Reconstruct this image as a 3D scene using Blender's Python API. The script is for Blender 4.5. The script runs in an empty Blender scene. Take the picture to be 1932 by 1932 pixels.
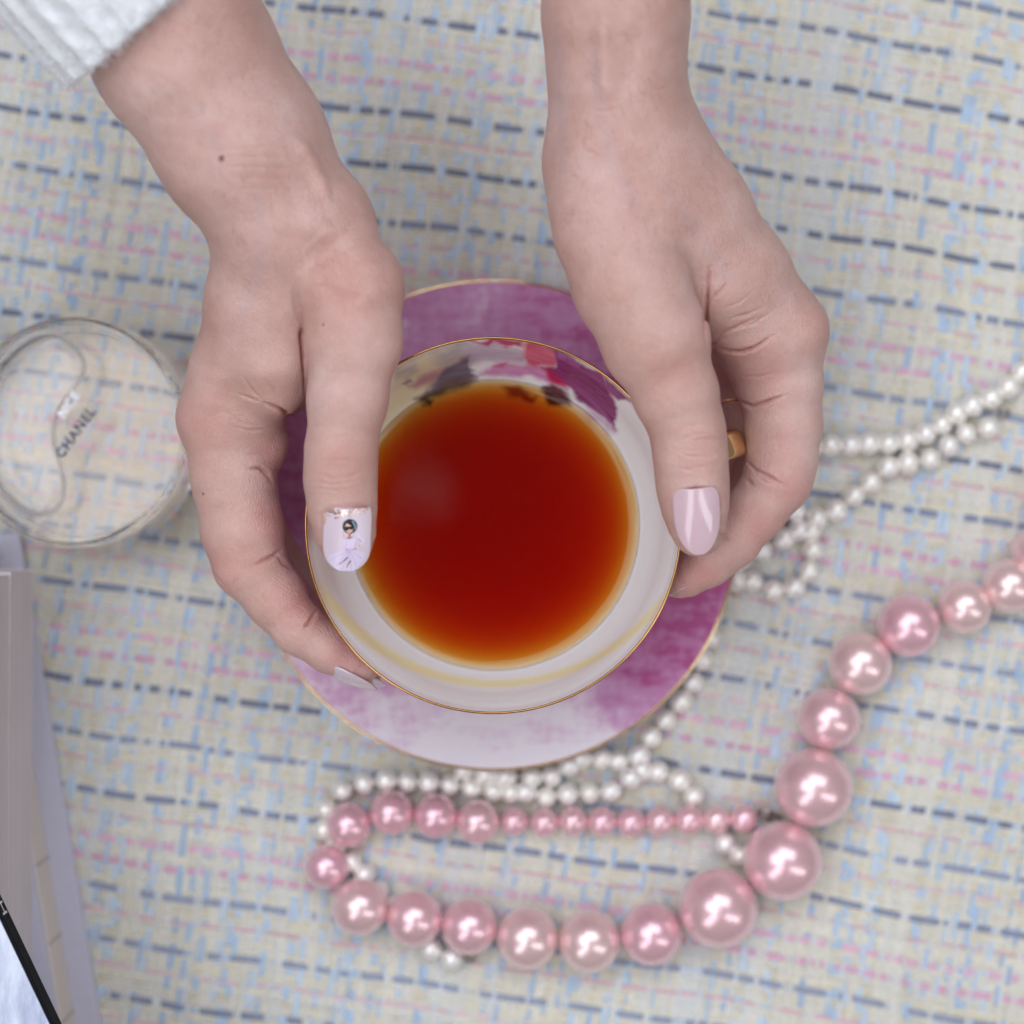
import bpy, bmesh, math, random
import numpy as np
from mathutils import Vector, Matrix

# ------------------------------------------------------------------ camera, world, light
S = 0.01                      # everything below is laid out in centimetres, built in metres
H = 68.5                      # camera height above the cloth (cm)
F = 4236.0                    # focal length in pixels of a 1932 px wide picture
sc = bpy.context.scene
sc.render.engine = 'CYCLES'
cam_d = bpy.data.cameras.new('camera'); cam = bpy.data.objects.new('camera', cam_d)
sc.collection.objects.link(cam); sc.camera = cam
cam.location = (0, 0, H * S); cam.rotation_euler = (0, 0, 0)
cam_d.sensor_width = 36; cam_d.lens = 36 * F / 1932
cam_d.clip_start = 0.01; cam_d.clip_end = 50
cam_d.dof.use_dof = True; cam_d.dof.focus_distance = (H - 8.3) * S; cam_d.dof.aperture_fstop = 5.2

w = bpy.data.worlds.new('World'); sc.world = w; w.use_nodes = True
bg = w.node_tree.nodes['Background']
bg.inputs[0].default_value = (1.0, 0.92, 0.88, 1); bg.inputs[1].default_value = 0.17

def area_light(name, direction, dist, size, size_y, power, col, target=(0, 0, 0.04), roll=0.0):
    d = bpy.data.lights.new(name, 'AREA'); d.shape = 'RECTANGLE'; d.size = size; d.size_y = size_y
    d.energy = power; d.color = col
    o = bpy.data.objects.new(name, d); sc.collection.objects.link(o)
    v = Vector(direction).normalized(); o.location = Vector(target) + v * dist
    q = (-v).to_track_quat('-Z', 'Y'); o.rotation_euler = q.to_euler(); o.rotation_euler.rotate_axis('Z', roll)
    return o
area_light('skylight_above_books', (-0.40, 0.15, 1.0), 1.9, 0.98, 1.30, 12.0, (0.84, 0.905, 1.0))
area_light('fill_light_far', (0.14, 0.46, 0.88), 1.7, 1.5, 0.80, 11.0, (0.82, 0.89, 1.0))  # added fill, no known source; lifts the saucer's shaded far side
area_light('window_light_near_books', (-0.40, -0.48, 0.78), 2.2, 0.60, 1.95, 10.0, (0.87, 0.92, 1.0))
area_light('window_light_near_beads', (0.60, -0.38, 0.72), 2.2, 0.44, 1.85, 7.5, (0.87, 0.92, 1.0), roll=0.2)
area_light('ceiling_lamp', (-0.062, 0.045, 1.0), 1.8, 0.030, 0.18, 0.016, (1.0, 0.95, 0.95), roll=-0.5)

sc.view_settings.view_transform = 'Standard'; sc.view_settings.look = 'None'
sc.view_settings.exposure = 0.22; sc.view_settings.gamma = 1.0
sc.view_settings.use_curve_mapping = False
cy = sc.cycles
cy.use_denoising = True; cy.use_adaptive_sampling = True; cy.adaptive_threshold = 0.03; cy.adaptive_min_samples = 24
try: cy.denoiser = 'OPENIMAGEDENOISE'
except Exception: pass
cy.max_bounces = 14; cy.transmission_bounces = 13; cy.transparent_max_bounces = 16
cy.glossy_bounces = 6; cy.diffuse_bounces = 4; cy.volume_bounces = 0
cy.sample_clamp_indirect = 6.0
cy.caustics_refractive = True; cy.caustics_reflective = True; cy.blur_glossy = 0.3

random.seed(7); rng = np.random.default_rng(11)
COL = sc.collection

# ------------------------------------------------------------------ helpers
def P(px, py, z):
    k = (H - z) / F
    return np.array([(px - 966) * k, -(py - 966) * k, z], dtype=np.float64)
def R(rpx, z): return rpx * (H - z) / F
def lin(c):
    c = np.asarray(c, dtype=np.float64)
    if c.max() > 1.0: c = c / 255.0
    return np.where(c <= 0.04045, c / 12.92, ((c + 0.055) / 1.055) ** 2.4)
def rgba(c): l = lin(c); return (float(l[0]), float(l[1]), float(l[2]), 1.0)

def mesh_obj(name, verts, faces, mat=None, parent=None, smooth=True, scale=S, origin=None):
    v = np.asarray(verts, dtype=np.float32) * scale
    me = bpy.data.meshes.new(name)
    if isinstance(faces, np.ndarray):
        n = faces.shape[1]
        me.vertices.add(len(v)); me.vertices.foreach_set('co', v.ravel())
        me.loops.add(faces.size); me.loops.foreach_set('vertex_index', faces.ravel().astype(np.int32))
        me.polygons.add(len(faces))
        me.polygons.foreach_set('loop_start', np.arange(0, faces.size, n, dtype=np.int32))
        me.polygons.foreach_set('loop_total', np.full(len(faces), n, dtype=np.int32))
        me.update(calc_edges=True)
    else:
        me.from_pydata([tuple(map(float, p)) for p in v], [], faces); me.update()
    me.validate()
    if smooth: me.polygons.foreach_set('use_smooth', np.ones(len(me.polygons), dtype=bool))
    o = bpy.data.objects.new(name, me); COL.objects.link(o)
    if mat is not None: me.materials.append(mat)
    if parent is not None: o.parent = parent
    return o
def set_col(o, name, arr):
    a = o.data.attributes.new(name, 'FLOAT_COLOR', 'POINT')
    full = np.ones((len(arr), 4), dtype=np.float32); full[:, :3] = arr
    a.data.foreach_set('color', full.ravel())
def set_float(o, name, arr):
    a = o.data.attributes.new(name, 'FLOAT', 'POINT'); a.data.foreach_set('value', np.asarray(arr, dtype=np.float32))
def tag(o, label=None, cat=None, group=None, kind=None):
    if label: o['label'] = label
    if cat: o['category'] = cat
    if group: o['group'] = group
    if kind: o['kind'] = kind
    return o
def empty(name, loc=(0, 0, 0)):
    o = bpy.data.objects.new(name, None); COL.objects.link(o); o.empty_display_size = 0.01
    return o
def lathe(profile, seg, cx=0, cy_=0):
    pr = np.asarray(profile, dtype=np.float64); n = len(pr)
    a = np.linspace(0, 2 * np.pi, seg, endpoint=False)
    X = cx + pr[:, None, 0] * np.cos(a); Y = cy_ + pr[:, None, 0] * np.sin(a)
    Z = np.repeat(pr[:, None, 1], seg, 1)
    v = np.stack([X, Y, Z], -1).reshape(-1, 3)
    i = np.arange(n - 1)[:, None] * seg; j = np.arange(seg)[None]; j2 = (j + 1) % seg
    f = np.stack([i + j, i + j2, i + seg + j2, i + seg + j], -1).reshape(-1, 4)
    return v, f
def grid_faces(nu, nv):
    i = np.arange(nu - 1)[:, None] * nv; j = np.arange(nv - 1)[None]
    return np.stack([i + j, i + nv + j, i + nv + j + 1, i + j + 1], -1).reshape(-1, 4)
def catmull(pts, n):
    p = np.asarray(pts, dtype=np.float64)
    p = np.vstack([2 * p[0] - p[1], p, 2 * p[-1] - p[-2]])
    out = []
    m = len(p) - 3
    for s in np.linspace(0, m - 1e-6, n):
        i = int(s); t = s - i; a, b, c, d = p[i], p[i + 1], p[i + 2], p[i + 3]
        out.append(0.5 * ((2 * b) + (-a + c) * t + (2 * a - 5 * b + 4 * c - d) * t * t + (-a + 3 * b - 3 * c + d) * t ** 3))
    return np.array(out)
def box_bm(sx, sy, sz, bevel=0.0, seg=2):
    bm = bmesh.new(); bmesh.ops.create_cube(bm, size=1.0)
    bmesh.ops.scale(bm, vec=(sx, sy, sz), verts=bm.verts)
    if bevel: bmesh.ops.bevel(bm, geom=list(bm.edges), offset=bevel, segments=seg, affect='EDGES', profile=0.5)
    return bm
def bm_obj(name, bm, mat, parent=None, smooth=False, matrix=None):
    if matrix is not None: bm.transform(matrix)
    bm.transform(Matrix.Scale(S, 4))
    me = bpy.data.meshes.new(name); bm.to_mesh(me); bm.free()
    if smooth: me.polygons.foreach_set('use_smooth', np.ones(len(me.polygons), dtype=bool))
    me.materials.append(mat)
    o = bpy.data.objects.new(name, me); COL.objects.link(o)
    if parent: o.parent = parent
    return o
def vnoise2(x, y, seed=0):
    xi = np.floor(x).astype(np.int64); yi = np.floor(y).astype(np.int64); fx = x - xi; fy = y - yi
    fx = fx * fx * (3 - 2 * fx); fy = fy * fy * (3 - 2 * fy)
    def h(a, b):
        n = (a * 374761393 + b * 668265263 + seed * 1442695041) & 0x7fffffff
        n = ((n ^ (n >> 13)) * 1274126177) & 0x7fffffff
        return (n & 0xffff) / 65535.0
    return (h(xi, yi) * (1 - fx) + h(xi + 1, yi) * fx) * (1 - fy) + (h(xi, yi + 1) * (1 - fx) + h(xi + 1, yi + 1) * fx) * fy
def seg_dist2(px, py, poly):
    """distance in the plane from points to a polyline, and 0..1 position along it"""
    best = np.full(px.shape, 1e9); tt = np.zeros(px.shape); L = 0
    lens = [math.hypot(poly[i + 1][0] - poly[i][0], poly[i + 1][1] - poly[i][1]) for i in range(len(poly) - 1)]
    tot = sum(lens)
    for i in range(len(poly) - 1):
        ax, ay = poly[i][:2]; bx, by = poly[i + 1][:2]; dx, dy = bx - ax, by - ay
        t = np.clip(((px - ax) * dx + (py - ay) * dy) / (dx * dx + dy * dy + 1e-12), 0, 1)
        d = np.hypot(px - ax - t * dx, py - ay - t * dy)
        m = d < best; best = np.where(m, d, best); tt = np.where(m, (L + t * lens[i]) / tot, tt); L += lens[i]
    return best, tt
def in_poly(px, py, poly):
    c = np.zeros(px.shape, bool); n = len(poly); j = n - 1
    for i in range(n):
        xi, yi = poly[i]; xj, yj = poly[j]
        if yi != yj:
            c ^= ((yi > py) != (yj > py)) & (px < (xj - xi) * (py - yi) / (yj - yi) + xi)
        j = i
    return c

def sstep(e0, e1, x):
    t = np.clip((x - e0) / (e1 - e0), 0, 1); return t * t * (3 - 2 * t)

# ------------------------------------------------------------------ materials
class NT:
    def __init__(s, name):
        s.m = bpy.data.materials.new(name); s.m.use_nodes = True; s.t = s.m.node_tree; s.n = s.t.nodes
        s.p = s.n['Principled BSDF']; s.out = s.n['Material Output']
    def add(s, typ, **kw):
        n = s.n.new(typ)
        for k, v in kw.items(): setattr(n, k, v)
        return n
    def l(s, a, b): s.t.links.new(a, b)
    def set(s, **kw):
        for k, v in kw.items():
            s.p.inputs[k.replace('_', ' ')].default_value = v
        return s
    def coord(s, scale=(1, 1, 1), kind='Object'):
        tc = s.add('ShaderNodeTexCoord'); mp = s.add('ShaderNodeMapping')
        mp.inputs['Scale'].default_value = scale; s.l(tc.outputs[kind], mp.inputs['Vector']); return mp.outputs[0]
    def noise(s, vec, scale, detail=3, rough=0.55):
        n = s.add('ShaderNodeTexNoise'); n.inputs['Scale'].default_value = scale
        n.inputs['Detail'].default_value = detail; n.inputs['Roughness'].default_value = rough
        s.l(vec, n.inputs['Vector']); return n
    def ramp(s, fac, stops):
        r = s.add('ShaderNodeValToRGB'); cr = r.color_ramp
        while len(cr.elements) < len(stops): cr.elements.new(0.5)
        for e, (p, c) in zip(cr.elements, stops): e.position = p; e.color = c
        s.l(fac, r.inputs[0]); return r.outputs[0]
    def mix(s, fac, a, b, mode='MIX'):
        m = s.add('ShaderNodeMix', data_type='RGBA', blend_type=mode)
        for sock, v in ((m.inputs[0], fac), (m.inputs[6], a), (m.inputs[7], b)):
            if hasattr(v, 'is_linked') or isinstance(v, bpy.types.NodeSocket): s.l(v, sock)
            else: sock.default_value = v
        return m.outputs[2]
    def math(s, op, a, b=None):
        m = s.add('ShaderNodeMath', operation=op)
        for sock, v in ((m.inputs[0], a), (m.inputs[1], b)):
            if v is None: continue
            if isinstance(v, bpy.types.NodeSocket): s.l(v, sock)
            else: sock.default_value = v
        return m.outputs[0]
    def bump(s, height, strength, dist, prev=None):
        b = s.add('ShaderNodeBump'); b.inputs['Strength'].default_value = strength; b.inputs['Distance'].default_value = dist
        s.l(height, b.inputs['Height'])
        if prev is not None: s.l(prev, b.inputs['Normal'])
        return b.outputs[0]
    def attr(s, name, out='Color'):
        a = s.add('ShaderNodeAttribute', attribute_name=name); return a.outputs[out]

def plain(name, col, rough=0.5, metallic=0.0, **kw):
    t = NT(name); v = t.coord()
    n = t.noise(v, 400, 3)
    c = t.mix(n.outputs[0], tuple(x * 0.93 for x in col[:3]) + (1,), tuple(min(1, x * 1.05) for x in col[:3]) + (1,))
    t.l(c, t.p.inputs['Base Color']); t.set(Roughness=rough, Metallic=metallic)
    for k, val in kw.items(): t.p.inputs[k.replace('_', ' ')].default_value = val
    return t.m

def skin_material():
    t = NT('skin'); v = t.coord()
    big = t.noise(v, 45, 4, 0.6); mid = t.noise(v, 170, 4, 0.6); fine = t.noise(v, 900, 3, 0.6)
    base = t.ramp(big.outputs[0], [(0.28, (0.575, 0.332, 0.278, 1)), (0.52, (0.650, 0.410, 0.355, 1)), (0.74, (0.715, 0.498, 0.448, 1))])
    mot = t.ramp(mid.outputs[0], [(0.35, (0.965, 0.945, 0.945, 1)), (0.65, (1.02, 1.02, 1.02, 1))])
    c = t.mix(1.0, base, mot, 'MULTIPLY')
    f2 = t.ramp(fine.outputs[0], [(0.35, (0.96, 0.94, 0.94, 1)), (0.65, (1.02, 1.02, 1.02, 1))])
    c = t.mix(0.8, c, f2, 'MULTIPLY')
    red = t.attr('flush_shade', 'Fac'); c = t.mix(red, c, (0.58, 0.21, 0.19, 1))  # skin redness, plus shade painted into hollows, creases and finger pads
    vein = t.attr('vein', 'Fac'); c = t.mix(vein, c, (0.42, 0.40, 0.47, 1))
    mole = t.attr('mole', 'Fac'); c = t.mix(mole, c, (0.20, 0.07, 0.04, 1))
    t.l(c, t.p.inputs['Base Color'])
    t.set(Roughness=0.52, Subsurface_Weight=0.26, Subsurface_Scale=0.005)
    t.p.inputs['Subsurface Radius'].default_value = (1.0, 0.36, 0.22)
    t.p.inputs['Specular IOR Level'].default_value = 0.46
    r = t.ramp(mid.outputs[0], [(0.3, (0.37,) * 3 + (1,)), (0.7, (0.51,) * 3 + (1,))]); t.l(r, t.p.inputs['Roughness'])
    # skin grain: tiny crossing furrows
    vs = t.coord((1.0, 0.45, 1.0)); vo = t.add('ShaderNodeTexVoronoi', feature='DISTANCE_TO_EDGE'); vo.inputs['Scale'].default_value = 1500
    wob = t.noise(v, 600, 2); vm = t.add('ShaderNodeVectorMath', operation='MULTIPLY_ADD')
    t.l(wob.outputs['Color'], vm.inputs[0]); vm.inputs[1].default_value = (0.0012,) * 3; t.l(vs, vm.inputs[2]); t.l(vm.outputs[0], vo.inputs['Vector'])
    g = t.math('MINIMUM', vo.outputs['Distance'], 0.22)
    b1 = t.bump(g, 0.52, 0.0008); b2 = t.bump(mid.outputs[0], 0.08, 0.0018, b1)
    # fingerprint ridges on the finger pads
    wv = t.add('ShaderNodeTexWave', wave_type='BANDS', bands_direction='DIAGONAL'); wv.inputs['Scale'].default_value = 820
    wv.inputs['Distortion'].default_value = 3.0; wv.inputs['Detail Scale'].default_value = 0.3; t.l(v, wv.inputs['Vector'])
    rid = t.math('MULTIPLY', wv.outputs['Fac'], t.attr('ridge', 'Fac')); b3 = t.bump(rid, 0.16, 0.0005, b2)
    t.l(b3, t.p.inputs['Normal'])
    return t.m

def porcelain_paint(name, attr, rough=0.12):
    t = NT(name); c = t.attr(attr); v = t.coord(); n = t.noise(v, 700, 3)
    c2 = t.mix(0.5, c, t.ramp(n.outputs[0], [(0.3, (0.94,) * 3 + (1,)), (0.7, (1, 1, 1, 1))]), 'MULTIPLY')
    t.l(c2, t.p.inputs['Base Color']); t.set(Roughness=rough, Coat_Weight=0.5, Coat_Roughness=0.03)
    t.p.inputs['Specular IOR Level'].default_value = 0.5
    return t.m
def gold_material():
    t = NT('gold'); v = t.coord(); n = t.noise(v, 300, 3)
    c = t.ramp(n.outputs[0], [(0.3, (0.80, 0.53, 0.24, 1)), (0.7, (0.94, 0.72, 0.42, 1))])
    t.l(c, t.p.inputs['Base Color']); t.set(Metallic=1.0, Roughness=0.06)
    return t.m
def pearl_material(name, c0, c1, metal, noise_scale=60):
    t = NT(name); oi = t.add('ShaderNodeObjectInfo'); v = t.coord(); n = t.noise(v, noise_scale * 6, 3)
    c = t.mix(oi.outputs['Random'], c0, c1)
    lw = t.add('ShaderNodeLayerWeight'); lw.inputs[0].default_value = 0.35
    c = t.mix(t.math('MULTIPLY', n.outputs[0], 0.22), c, (0.95, 0.88, 0.86, 1))
    t.l(c, t.p.inputs['Base Color'])
    t.set(Roughness=0.27, Metallic=metal, Coat_Weight=1.0, Coat_Roughness=0.05)
    t.p.inputs['Coat IOR'].default_value = 1.55
    t.p.inputs['Thin Film Thickness'].default_value = 330.0; t.p.inputs['Thin Film IOR'].default_value = 1.45
    t.p.inputs['Sheen Weight'].default_value = 0.25
    t.l(t.bump(t.noise(v, 900, 3).outputs[0], 0.05, 0.0006), t.p.inputs['Normal'])
    return t.m
def attr_material(name, attr, rough=0.8, bump_scale=None, bump_d=0.0004, sheen=0.0):
    t = NT(name); c = t.attr(attr); v = t.coord(); n = t.noise(v, bump_scale or 1500, 3)
    c = t.mix(0.9, c, t.ramp(n.outputs[0], [(0.3, (0.84,) * 3 + (1,)), (0.7, (1.05,) * 3 + (1,))]), 'MULTIPLY')
    t.l(c, t.p.inputs['Base Color']); t.set(Roughness=rough)
    t.p.inputs['Sheen Weight'].default_value = sheen
    t.p.inputs['Specular IOR Level'].default_value = 0.2
    t.l(t.bump(n.outputs[0], 0.5, bump_d), t.p.inputs['Normal'])
    return t.m

M_skin = skin_material(); M_gold = gold_material()
M_hair = plain('fine_hair', (0.34, 0.20, 0.12, 1), .5)
M_gilt = plain('brown_gilt', (0.52, 0.28, 0.10, 1), .12, 1.0)  # gold toned to an even brown for the cup rim

# ------------------------------------------------------------------ tablecloth: real over-and-under weave
def build_cloth():
    ang = math.radians(-9.0); half = 20.5
    period = 6.13
    marks = [(0.0, 'K', .21), (.72, 'k', .09), (1.36, 'D', .215), (2.30, 'k', .10), (3.04, 'D', .205), (3.90, 'k', .10), (4.62, 'D', .215), (5.48, 'K', .20)]
    r = np.random.default_rng(5)
    rows = []; y = -half - 3.35
    base0 = y
    n_per = int(2 * (half + 4) / period) + 2
    for k in range(n_per):
        prev = None
        seq = marks + [(period, 'K', .21)]
        for a, b in zip(seq[:-1], seq[1:]):
            y0 = base0 + k * period + a[0]
            rows.append((y0, a[2], a[1]))
            lo = y0 + a[2] / 2; hi = base0 + k * period + b[0] - b[2] / 2
            m = max(1, int(round((hi - lo) / 0.128)))
            for q in range(m): rows.append((lo + (q + .5) * (hi - lo) / m, (hi - lo) / m * r.uniform(.84, 1.0), 'b'))
    rows = [t for t in rows if -half - .1 < t[0] < half + .1]
    cols = []; x = -half
    while x < half:
        if r.random() < 0.27: wd = r.uniform(.10, .20); cols.append((x + wd / 2, wd * .94, 'B')); x += wd
        else: wd = r.uniform(.11, .16); cols.append((x + wd / 2, wd * .93, 'w')); x += wd
    nr, nc = len(rows), len(cols)
    rowk = np.array([t[2] for t in rows]); colk = np.array([t[2] for t in cols])
    ry = np.array([t[0] for t in rows]); cx = np.array([t[0] for t in cols])
    # over[i,j]: the cross thread (weft) i lies over the long thread (warp) j
    over = ((np.arange(nr)[:, None] + np.arange(nc)[None]) % 2 == 0)
    for i in range(nr):
        if rowk[i] in 'DKk':
            j = 0; st = r.random() < .5
            while j < nc:
                L = int(r.choice([1, 2, 3, 3, 4, 5, 6, 7])) if st else int(r.choice([1, 1, 2, 2, 2, 3, 5]))
                if rowk[i] == 'K': L = int(r.choice([1, 2, 2, 3, 4])) if st else int(r.choice([1, 1, 2, 2, 3]))
                over[i, j:j + L] = st; j += L; st = not st
    for j in range(nc):
        if colk[j] == 'B':
            i = 0; st = r.random() < .5
            while i < nr:
                L = int(r.integers(2, 7)) if st else int(r.integers(2, 8))
                seg = slice(i, min(nr, i + L)); isb = (rowk[seg] == 'b')
                o = over[seg, j].copy(); o[isb] = not st; over[seg, j] = o
                i += L; st = not st
    hh = 0.040
    def warp(X, Y):
        Yw = Y + 0.11 * np.sin(X * 0.21 + 0.9 + Y * .05) + 0.05 * np.sin(X * .47 + Y * .23) + .03 * np.sin(X * 1.3 + Y * .7)
        Xw = X + 0.16 * np.sin(Y * 0.25 + .5 + X * .03) + 0.06 * np.sin(Y * .6 + X * .3) + .02 * np.sin(Y * 1.7)
        c, s = math.cos(ang), math.sin(ang)
        return Xw * c - Yw * s, Xw * s + Yw * c
    V = []; Fc = []; C = []; off = 0
    pal = {'b': [(227, 216, 190), (229, 220, 200), (222, 214, 197)], 'w': [(219, 218, 216), (220, 217, 207), (209, 216, 225)],
           'B': [(176, 198, 224), (188, 207, 228), (200, 215, 231)], 'D': [(140, 146, 165), (154, 160, 178), (126, 130, 148)],
           'K': [(222, 174, 194), (226, 184, 202)], 'k': [(224, 184, 194), (228, 194, 202)]}
    def threads(main, cross, kinds, mainpos, ov, is_row):
        nonlocal off
        cp = np.array([t[0] for t in cross]); mid = (cp[1:] + cp[:-1]) / 2
        s = np.empty(len(cp) * 2 - 1); s[0::2] = cp; s[1::2] = mid
        n = len(s)
        for i, (pos, wd, kd) in enumerate(main):
            o = ov[i].astype(float) * 2 - 1
            z = np.empty(n); z[0::2] = o; z[1::2] = (o[1:] + o[:-1]) / 2
            z = z * hh * (1.15 if kd in 'DKB' else .8)
            wj = wd * (1 + .16 * (vnoise2(s * 1.7, np.full(n, i * 7.3), 3) - .5) * 2)
            ctr = pos + .02 * (vnoise2(s * .9, np.full(n, i * 3.1), 9) - .5)
            arr = np.zeros((n, 3, 3))
            for q, (lat, dz) in enumerate(((-.5, -.034), (0, .028), (.5, -.034))):
                a, b = s, ctr + lat * wj
                X, Y = (a, b) if is_row else (b, a)
                wx, wy = warp(X, Y); arr[:, q, 0] = wx; arr[:, q, 1] = wy; arr[:, q, 2] = z + dz + .03 * np.sin(wx * .9 + wy * .5) * np.sin(wy * .8 - wx * .3) - .03
            V.append(arr.reshape(-1, 3)); Fc.append(grid_faces(n, 3) + off if not is_row else grid_faces(n, 3)[:, ::-1] + off); off += n * 3
            col = lin(pal[kd][r.integers(len(pal[kd]))]) * r.uniform(.93, 1.04)
            tone = 1 + .14 * (vnoise2(s * 4.1, np.full(n, i * 1.7), 5) - .5)
            C.append(np.repeat((col[None] * tone[:, None])[:, None], 3, 1).reshape(-1, 3))
    threads(rows, cols, rowk, ry, over, True)
    threads(cols, rows, colk, cx, ~over.T, False)
    V = np.vstack(V); Fc = np.vstack(Fc); C = np.vstack(C)
    m = attr_material('tweed_yarn', 'yarn', 0.9, 2600, 0.0003, 0.15)
    m2 = plain('cloth_backing', (0.52, 0.47, 0.40, 1), 0.95)
    g = 41; xs = np.linspace(-half - 1, half + 1, g); X, Y = np.meshgrid(xs, xs, indexing='ij')
    base = mesh_obj('tablecloth', np.stack([X, Y, np.full_like(X, -0.16)], -1).reshape(-1, 3), grid_faces(g, g), m2)
    tag(base, 'pale tweed cloth with blue, pink and navy woven dashes', None, None, 'structure')
    # loose fibres standing off the yarn
    nf = 14000; p = V[r.integers(0, len(V), nf)].copy(); p[:, 2] = np.maximum(p[:, 2], -.01)
    a_ = r.uniform(0, 2 * np.pi, nf); ln = r.uniform(.10, .30, nf)[:, None]; d_ = np.stack([np.cos(a_), np.sin(a_), r.uniform(-.05, .25, nf)], -1); sd_ = np.stack([-np.sin(a_), np.cos(a_), 0 * a_], -1)
    b_ = r.normal(0, .35, nf)[:, None]; q1 = p + d_ * ln * .5 + sd_ * b_ * ln * .5; q2 = p + d_ * ln + sd_ * b_ * ln * 1.6; q2[:, 2] *= .6
    fv = np.stack([p - sd_ * .005, p + sd_ * .005, q1 - sd_ * .004, q1 + sd_ * .004, q2], 1).reshape(-1, 3); bi = np.arange(nf)[:, None] * 5
    fz = mesh_obj('yarn_fuzz', fv, np.concatenate([bi + [0, 1, 3], bi + [0, 3, 2], bi + [2, 3, 4]], 0), m, base); tag(fz, kind='stuff')
    set_col(fz, 'yarn', np.repeat(np.array([lin(c) for c in ((232, 226, 214), (228, 228, 230), (190, 205, 226), (222, 186, 196))])[r.integers(0, 4, nf)], 5, 0))
    th = mesh_obj('woven_threads', V, Fc, m, base); set_col(th, 'yarn', C); tag(th, kind='stuff')
build_cloth()
ZT = 0.05     # height of the cloth's yarn tops

# ------------------------------------------------------------------ saucer, cup, tea
CX, CY = -0.50, -0.36
RIM = 8.5
def polar(v): return np.hypot(v[:, 0] - CX, v[:, 1] - CY), np.arctan2(v[:, 1] - CY, v[:, 0] - CX)
def build_saucer():
    Rs = 461 * (H - 1.9) / F
    sx, sy, _ = P(930, 991, 1.9)
    prof = [(0.02, .50), (1.0, .50), (2.2, .50), (2.45, .56), (2.6, .70), (2.8, .78), (3.3, .84)]
    for t in np.linspace(0.08, 1, 40): prof.append((3.3 + (Rs - 3.3) * t, .84 + 1.06 * t ** 1.35))
    under = [(Rs + .02, 1.86), (Rs - .02, 1.78), (Rs - .5, 1.50), (5.5, .98), (4.0, .62), (2.9, .45), (2.75, .08), (2.5, .08), (2.3, .32), (.02, .32)]
    root = empty('saucer'); root.location = (sx * S, sy * S, 0)
    v, f = lathe(prof + under, 360)
    a = np.arctan2(v[:, 1], v[:, 0]); r = np.hypot(v[:, 0], v[:, 1]); deg = np.degrees(a) % 360
    # watercolour wash: strong along the top and right, thin towards the lower edge
    keys = [(0, .90), (25, .86), (60, .72), (90, .55), (120, .60), (160, .70), (195, .75), (215, .66), (232, .44), (248, .26), (262, .15), (276, .06), (290, .10), (302, .50), (316, .86), (335, .95), (360, .92)]
    kx, ky = zip(*keys); m = np.interp(deg, kx, ky)
    m = m - .22 * np.clip((r - 5.2) / 2.1, 0, 1) * (np.abs(deg - 270) < 80)
    t = NT('saucer_glaze')
    fac = t.attr('wash', 'Fac'); vv = t.coord((1.0, 2.6, 1.0)); n1 = t.noise(vv, 85, 6, .72); vv2 = t.coord((2.4, .9, 1.0)); n2 = t.noise(vv2, 130, 6, .75); n3 = t.noise(t.coord(), 22, 3)
    nn = t.math('ADD', t.math('MULTIPLY', n1.outputs[0], .5), t.math('ADD', t.math('MULTIPLY', n2.outputs[0], .3), t.math('MULTIPLY', n3.outputs[0], .3)))
    x = t.math('ADD', fac, t.math('MULTIPLY', t.math('SUBTRACT', nn, .55), 2.7))
    c = t.ramp(x, [(0.0, rgba((247, 240, 246))), (.22, rgba((240, 218, 234))), (.5, rgba((216, 166, 204))), (.80, rgba((206, 138, 184))), (1.0, rgba((190, 98, 150)))])
    t.l(c, t.p.inputs['Base Color']); t.set(Roughness=.16, Coat_Weight=.4, Coat_Roughness=.04)
    dish = mesh_obj('dish', v, f[:, ::-1], t.m, root); set_float(dish, 'wash', m)
    # gold line on the lip
    a = np.linspace(0, 2 * np.pi, 360, endpoint=False); tor = []
    for q in range(8):
        b = q / 8 * 2 * np.pi; tor.append(np.stack([(Rs + .045 * np.cos(b)) * np.cos(a), (Rs + .045 * np.cos(b)) * np.sin(a), np.full_like(a, 1.885) + .045 * np.sin(b)], -1))
    v2 = np.stack(tor, 0).reshape(-1, 3); i = np.arange(8)[:, None]; j = np.arange(360)[None]
    f2 = np.stack([i * 360 + j, i * 360 + (j + 1) % 360, ((i + 1) % 8) * 360 + (j + 1) % 360, ((i + 1) % 8) * 360 + j], -1).reshape(-1, 4)
    mesh_obj('gilt_rim', v2, f2, M_gold, root)
    tag(root, 'magenta and white brushed porcelain saucer with gold rim under the teacup', 'saucer')
build_saucer()

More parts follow.
